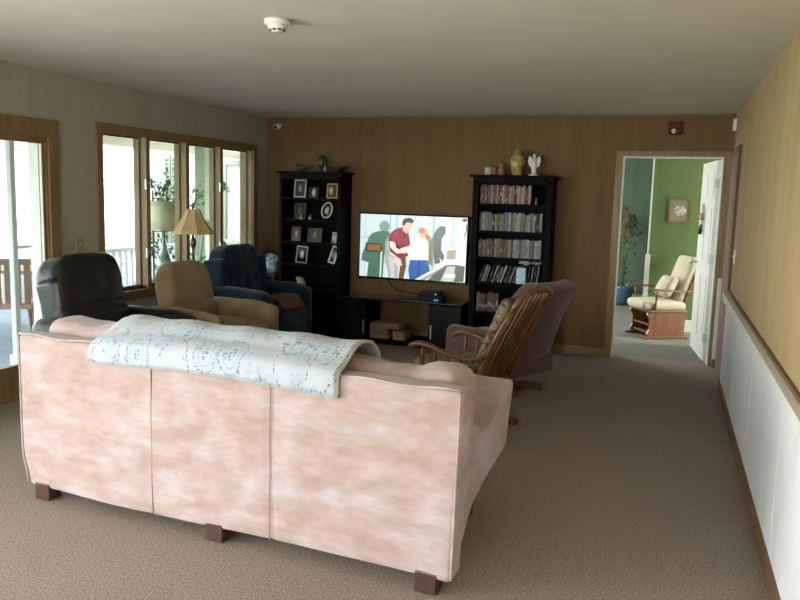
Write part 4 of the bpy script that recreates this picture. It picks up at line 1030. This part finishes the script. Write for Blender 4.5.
for s in (-1, 1):
    T('back_post', [(-.20, s*.21, .36), (-.28, s*.22, .60), (-.37, s*.22, .84), (-.42, s*.21, 1.0), (-.43, s*.21, 1.04)], [.018, .016, .016, .017, .008], m, gl)
    T('arm', [(-.29, s*.25, .60), (-.10, s*.29, .60), (.12, s*.29, .615), (.25, s*.29, .62), (.30, s*.29, .605)], [.016, .02, .022, .028, .02], m, gl, 8, .6)
    T('arm_post', [(.17, s*.25, .36), (.17, s*.26, .42), (.17, s*.27, .47), (.17, s*.28, .53), (.17, s*.29, .61)], [.014, .02, .011, .02, .013], m, gl)
T('crest_rail', [(-.415, -.21, .98), (-.43, 0, 1.01), (-.415, .21, .98)], [.018, .022, .018], m, gl)
def gb(p):
    x, y, z = p; k = z/.30
    y *= 1-.10*max(0, k)**3
    if x > 0:
        for ty in (-.09, .09):
            x -= .025*math.exp(-(((y-ty)/.03)**2+((z+.02)/.03)**2))
        x += .02*(1-(y/.21)**2)
    return (x, y, z)
bm = bmesh.new(); rbox(bm, 0, 0, 0, .05, .21, .30, .045, 4, gb, 20)
bmesh.ops.rotate(bm, verts=bm.verts, cent=(0, 0, -.30), matrix=Matrix.Rotation(-R(19), 3, 'Y')); bmesh.ops.translate(bm, verts=bm.verts, vec=(-.19, 0, .745)); bcg = fin('back_cushion', bm, M['cream'], gl, True)
bm = bmesh.new()
for ty in (-.09, .09): lathe(bm, [(0, -.006), (.008, 0), (0, .006)], 8, (-.20, ty, .72))
fin('buttons', bm, M['cream'], bcg, True)
bm = bmesh.new(); rbox(bm, 0, 0, 0, .05, .15, .13, .045, 4, puff((.05, .15, .13), 0, .02, .01), 12)
bmesh.ops.rotate(bm, verts=bm.verts, cent=(0, 0, -.13), matrix=Matrix.Rotation(-R(28), 3, 'Y')); o = fin('throw_pillow', bm, M['cream'], None, True)
o.location = gl.matrix_world @ Vector((0, 0, 0)); o.rotation_euler = (0, 0, R(208)); v = Matrix.Rotation(R(208), 3, 'Z') @ Vector((-.03, -.01, .62)); o.location = Vector((-.06, 1.58, 0)) + v
tag(o, 'small cream pillow on the seat of the glider chair', 'pillow')
t = thing('framed_print', 'small wood framed print with a white oval on the green wall', 'picture', (.115, GY1, 1.50))
boxes('frame', [(-.135, -.11, -.02, 0, -.15, .15), (.11, .135, -.02, 0, -.15, .15), (-.11, .11, -.02, 0, .125, .15), (-.11, .11, -.02, 0, -.15, -.125)], mat('bronze_frame', (.22, .13, .05), .4, .3), t)
B('mat_board', -.11, .11, -.008, 0, -.125, .125, mat('grey_green_board', (.20, .22, .14), .7), t)
bm = bmesh.new(); prism(bm, [(.072*math.cos(2*PI*i/28), .062*math.sin(2*PI*i/28)) for i in range(28)], -.010, -.007); fin('oval_print', bm, mat('oval_print', (.60, .57, .46), .6, col2=(.22, .22, .17), scale=26), t)
# tall artificial flowers in a blue pot
t = thing('potted_flowers', 'tall red flowers and dark leaves in a blue pot, left in the green room', 'potted plant', (-.62, 4.30, 0))
LA('pot', [(.10, 0), (.13, .03), (.155, .16), (.165, .27), (.17, .30), (.15, .30), (.14, .26), (0, .25)], mat('blue_glazed_pot', (.06, .13, .20), .3, coat=.4), t)
bm = bmesh.new(); rs = random.Random(3)
for k in range(6): tube(bm, [(0, 0, .25), (rs.uniform(-.05, .05), rs.uniform(-.05, .05), .8), (rs.uniform(-.12, .12), rs.uniform(-.1, .1), 1.25+.08*k)], .006, 5)
fin('stems', bm, M['leaf'], t, True)
def leafmesh(name, centers, size, m, parent, rs, n):
    bm = bmesh.new()
    for k in range(n):
        c = Vector(rs.choice(centers)) + Vector([rs.gauss(0, size) for _ in range(3)]); d = Vector([rs.gauss(0, 1) for _ in range(3)]).normalized(); u, v = frame_of(d); L = rs.uniform(.05, .11); w = L*.2
        vs = [bm.verts.new(c), bm.verts.new(c+d*L*.4+u*w), bm.verts.new(c+d*L), bm.verts.new(c+d*L*.4-u*w+v*w*.3)]; bm.faces.new(vs)
    return fin(name, bm, m, parent)
dleaf = mat('dark_leaf', (.03, .07, .025), .6)
lf = leafmesh('foliage', [(0, 0, .95), (.05, 0, 1.15), (.12, 0, 1.30), (-.02, 0, 1.42), (.1, 0, 1.2), (0, 0, .4), (0, 0, .7)], .07, dleaf, t, rs, 260); lf['kind'] = 'stuff'
for k, (x, y, z, c) in enumerate(((-.03, -.1, 1.50, 0), (.04, -.1, 1.38, 0), (-.03, -.12, 1.22, 1), (.07, -.1, 1.12, 0), (-.04, -.1, 1.06, 1), (.02, -.12, 1.30, 1), (-.02, -.1, .66, 0))):
    bm = bmesh.new()
    for q in range(6):
        a = 2*PI*q/6; lathe(bm, [(0, -.012), (.024, 0), (0, .012)], 8, (x+.028*math.cos(a), y, z+.028*math.sin(a)), 1, .6)
    lathe(bm, [(0, -.012), (.018, 0), (0, .012)], 8, (x, y-.012, z)); fin('flower', bm, [mat('red_petals', (.16, .018, .014), .6), mat('rust_petals', (.20, .06, .03), .6)][c], t, True)
# ornament hanging on the white door
dl = Matrix.Translation((.425, .155, 0)) @ Matrix.Rotation(R(96.5), 4, 'Z')
t = thing('door_hanger', 'looped ribbon and bow ornament hanging on the white door', 'door ornament', dl @ Vector((.55, .024, 1.45)), R(96.5))
wr = mat('pale_wicker', (.50, .42, .30), .6)
bm = bmesh.new()
for zc, rr in ((.10, .045), (.02, .055), (-.08, .06)): tube(bm, [(rr*math.cos(a), .012, zc+rr*math.sin(a)) for a in [2*PI*i/16 for i in range(17)]], .007, 6, False)
fin('loops', bm, wr, t, True)
bm = bmesh.new()
for s in (-1, 1): tube(bm, [(0, .025, 0), (s*.05, .03, .03), (s*.07, .03, 0), (s*.04, .03, -.02), (0, .025, 0)], .012, 6)
fin('bow', bm, mat('pink_ribbon', (.55, .25, .18), .6), t, True)
bm = bmesh.new()
for s in (-1, 1): tube(bm, [(0, .02, -.08), (s*.03, .025, -.12), (s*.02, .03, -.18)], .014, 6)
fin('black_ribbon', bm, M['black_plastic'], t, True)

# ------------------------------------------------------------------ porch and garden, over the left wall
def post(x, y, label, m=None, w=.055, z1=2.13):
    t = thing('porch_post', label, 'post', (x, y, -.08)); B('shaft', -w, w, -w, w, 0, z1+.08, m or M['siding'], t, .006); B('post_base', -w-.02, w+.02, -w-.02, w+.02, 0, .12, m or M['siding'], t, .004); return t
post(-5.60, -2.66, 'white porch post seen through the patio door', None, .028)
post(-5.62, .40, 'pale green porch post seen through the second window pane', M['pale_green_paint'], .07)
# railing
t = thing('porch_railing', 'white porch railing with square pickets outside the window', 'railing', (-6.6, 1.5, -.08))
B('top_rail', -.04, .04, -2.0, 1.9, .86, .91, M['siding'], t); B('bottom_rail', -.03, .03, -2.0, 1.9, .08, .12, M['siding'], t)
pkm = mat('bluish_white_paint', (.55, .62, .66), .7)  # bluer white than the rails
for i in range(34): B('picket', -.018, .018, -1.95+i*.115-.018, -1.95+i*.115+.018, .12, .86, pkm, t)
# building across the court
t = thing('neighbour_house', 'white sided house across the porch with pale door and trim', 'house', (-9.6, 3, -.3))
def sid(name, x0, x1, y0, y1):
    bm = bmesh.new(); n = 22
    for i in range(n): box(bm, x0, x1, y0, y1, i*.155, i*.155+.145)
    box(bm, x0+.01, x1-.01, y0+.01, y1-.01, 0, n*.155); return fin(name, bm, M['siding'], t)
sid('wall', -1.0, 0, -3.5, 6)
B('corner_board', -.02, .05, -3.6, -3.45, 0, 3.4, M['pale_green_paint'], t)
for y0 in (-1.8, 1.2, 3.6):
    f = boxes('window', [(0, .05, y0, y0+.08, 1.0, 2.5), (0, .05, y0+1.0, y0+1.08, 1.0, 2.5), (0, .05, y0, y0+1.08, .95, 1.03), (0, .05, y0, y0+1.08, 2.45, 2.53), (0, .04, y0+.52, y0+.56, 1.03, 2.45)], M['pale_green_paint'], t)
    B('pane', .0, .012, y0+.08, y0+1.0, 1.03, 2.45, mat('sky_lit_pane', (.45, .5, .52), .15), f)
B('roof', -1.4, .6, -4.0, 6.5, 3.41, 3.6, mat('grey_shingle', (.3, .3, .3), .9), t)
t = thing('porch_wing', 'white wing of the house closing the porch beyond the window', 'house wing', (-6.8, 3.5, -.3))
B('wall', -2.0, 2.1, 0, .2, 0, 2.6, M['siding'], t)
boxes('door_casing', [(-.45, -.38, -.04, 0, .22, 2.41), (-.05, .02, -.04, 0, .22, 2.41), (-.38, -.05, -.04, 0, 2.33, 2.41)], M['pale_green_paint'], t)
B('corner_strip', .06, .34, -.05, 0, .2, 2.5, M['pale_green_paint'], t)
for k in range(2): boxes('shutter', [(-1.61+.14*k, -1.59+.14*k, -.05, 0, .8, 2.5), (-1.51+.14*k, -1.49+.14*k, -.05, 0, .8, 2.5)] + [(-1.59+.14*k, -1.51+.14*k, -.04, -.01, .8+j*.07, .84+j*.07) for j in range(24)], M['shutter_green'], t)
# patio furniture
t = thing('patio_table', 'brown patio table outside behind the sliding door', 'table', (-7.2, -1.25, -.08), R(20))
B('table_top', -.55, .55, -.45, .45, .70, .74, M['patio_wood'], t, .006)
for sx in (-1, 1):
    for sy in (-1, 1): T('leg', [(sx*.48, sy*.38, 0), (sx*.45, sy*.35, .70)], .022, M['patio_wood'], t)
def patio_chair(loc, rz, label):
    t = thing('patio_chair', label, 'chair', loc, rz); m = M['patio_wood']
    RB('seat', (0, 0, .43), (.24, .23, .03), .02, mat('pinkish_seat_pad', (.40, .26, .22), .8), t)
    for sx in (-1, 1):
        for sy in (-1, 1): T('leg', [(sx*.23, sy*.22, 0), (sx*.20, sy*.19, .42)], .014, m, t)
    boxes('backrest', [(-.25, -.225, -.22+i*.09, -.16+i*.09, .46, .88) for i in range(5)] + [(-.255, -.22, -.23, .23, .86, .92)], m, t)
patio_chair((-6.5, -1.85, -.08), R(130), 'brown patio chair with a pinkish seat nearest the patio door')
t = thing('storage_bench', 'grey purple storage cabinet outside beyond the patio table', 'cabinet', (-8.2, .35, -.08), R(35))
B('cabinet_body', -.45, .45, -.25, .25, .08, .62, M['patio_grey'], t, .01); B('lid', -.47, .47, -.27, .27, .62, .66, M['patio_grey'], t, .008)
for sx in (-1, 1): B('foot', sx*.38-.04, sx*.38+.04, -.2, .2, 0, .08, M['siding'], t)
for x0 in (-.43, .01): B('cabinet_door', x0, x0+.42, -.262, -.25, .12, .58, M['patio_grey'], t)
# plants
def bush(loc, label, n, size, centers, pot=True, seed=1, stemh=.8, name='potted_shrub'):
    t = thing(name, label, 'plant', loc); rs = random.Random(seed)
    if pot: LA('pot', [(.11, 0), (.15, .24), (.16, .27), (.0, .25)], mat('terracotta', (.35, .16, .09), .8), t)
    bm = bmesh.new()
    for k in range(7): 
        c = rs.choice(centers); tube(bm, [(0, 0, .2 if pot else 0), (c[0]*.5, c[1]*.5, c[2]*.6), c], .006, 5)
    fin('stems', bm, M['leaf'], t, True)
    lf = leafmesh('foliage', centers, size, M['leaf'], t, rs, n); lf['kind'] = 'stuff'
    return t
bush((-5.45, -.72, -.08), 'leafy potted plant right behind the drum shade lamp, outside the glass', 420, .07, [(0, 0, .6), (.03, .05, .9), (-.03, 0, 1.1), (0, .06, 1.3), (.04, 0, 1.55), (0, .08, 1.68), (.02, .12, 1.70)], True, 5)
bush((-5.45, -.08, -.08), 'leggy potted plant behind the bell shade lamp, outside the glass', 200, .05, [(0, 0, .8), (.05, .2, 1.25), (-.05, -.1, 1.45), (0, .1, 1.6), (0, -.15, 1.35)], True, 9)
bush((-8.55, 1.7, -.295), 'green shrub against the white house', 500, .14, [(0, 0, .4), (.1, .3, .6), (0, -.3, .5), (0, .1, .9)], False, 12, name='garden_shrub')
bush((-8.85, -1.4, -.295), 'low dark shrub left of the storage cabinet', 400, .13, [(0, 0, .5), (.1, .4, .7), (0, -.4, .6)], False, 15, name='garden_shrub')
t = thing('trellis', 'thin metal trellis standing outside behind the bell shade lamp', 'trellis', (-5.95, .18, -.08))
bm = bmesh.new()
for z in (1.15, 1.38, 1.55): tube(bm, [(0, -.35, z), (0, .35, z)], .008, 6)
fin('crossbars', bm, M['black_plastic'], t)
bm = bmesh.new()
for y in (-.35, .35): tube(bm, [(0, y, 0), (0, y, 1.65)], .010, 6)
fin('uprights', bm, M['black_plastic'], t)

# ------------------------------------------------------------------ light
wd = bpy.data.worlds.new('sky'); sc.world = wd; wd.use_nodes = True; nt = wd.node_tree
bg = nt.nodes['Background']
sky = N(nt, 'ShaderNodeTexSky'); sky.sky_type = 'NISHITA'; sky.sun_disc = False; sky.sun_elevation = R(48); sky.sun_rotation = R(100); sky.air_density = 1.2; sky.dust_density = 3
mx = N(nt, 'ShaderNodeMix', data_type='RGBA'); mx.inputs[0].default_value = .6; mx.inputs[7].default_value = (1.0, 1.0, .98, 1)
sb = N(nt, 'ShaderNodeVectorMath', operation='SCALE'); sb.inputs['Scale'].default_value = .12
nt.links.new(sky.outputs[0], sb.inputs[0]); nt.links.new(sb.outputs[0], mx.inputs[6]); nt.links.new(mx.outputs[2], bg.inputs['Color'])
bg.inputs['Strength'].default_value = 10
def lamp(name, kind, loc, rot, energy, col, **kw):
    d = bpy.data.lights.new(name, kind); d.energy = energy; d.color = col
    for k, v in kw.items(): setattr(d, k, v)
    o = bpy.data.objects.new(name, d); C.objects.link(o); o.location = loc; o.rotation_euler = rot; return o
# sun over the roof, falling on the far side of the porch
s = lamp('sun', 'SUN', (8, 0, 10), (0, R(42), R(-8)), 8.0, (1, .96, .88), angle=R(1))
# daylight through the wide window behind the camera
lamp('window_daylight', 'AREA', ((BX0+BX1)/2, YN-.3, (BZ0+BZ1)/2), (R(90), 0, 0), 90, (1.0, .985, .96), shape='RECTANGLE', size=4.0, size_y=1.7)
lamp('side_door_daylight', 'AREA', (XL-.35, (QY0+QY1)/2, 1.05), (0, R(-90), 0), 330, (1.0, .985, .96), shape='RECTANGLE', size=1.9, size_y=3.8)
lamp('green_room_west_fill', 'AREA', (-2.75, 2.5, 1.4), (0, R(-90), 0), 85, (1.0, 1.0, .96), shape='RECTANGLE', size=1.3, size_y=2.0)  # fill added outside the unseen west opening, brightens teal wall and door
lamp('green_room_daylight', 'AREA', (2.7, 1.1, 1.4), (0, R(90), 0), 60, (1.0, 1.0, .90), shape='RECTANGLE', size=1.5, size_y=1.5)
for nm, y0, y1, z0, z1 in (('window_portal', WY0, WY1, WZ0, WZ1), ('patio_portal', PY0, PY1, .03, PZ)):
    o = lamp(nm, 'AREA', (XL-.2, (y0+y1)/2, (z0+z1)/2), (0, R(-90), 0), 1, (1, 1, 1), shape='RECTANGLE', size=z1-z0, size_y=y1-y0)
    o.data.cycles.is_portal = True
sc.view_settings.view_transform = 'Standard'; sc.view_settings.look = 'None'; sc.view_settings.gamma = 1.0
sc.view_settings.exposure = 0.25; sc.view_settings.use_curve_mapping = False
sc.cycles.use_denoising = True
sc.cycles.max_bounces = 10; sc.cycles.diffuse_bounces = 5; sc.cycles.sample_clamp_indirect = 6
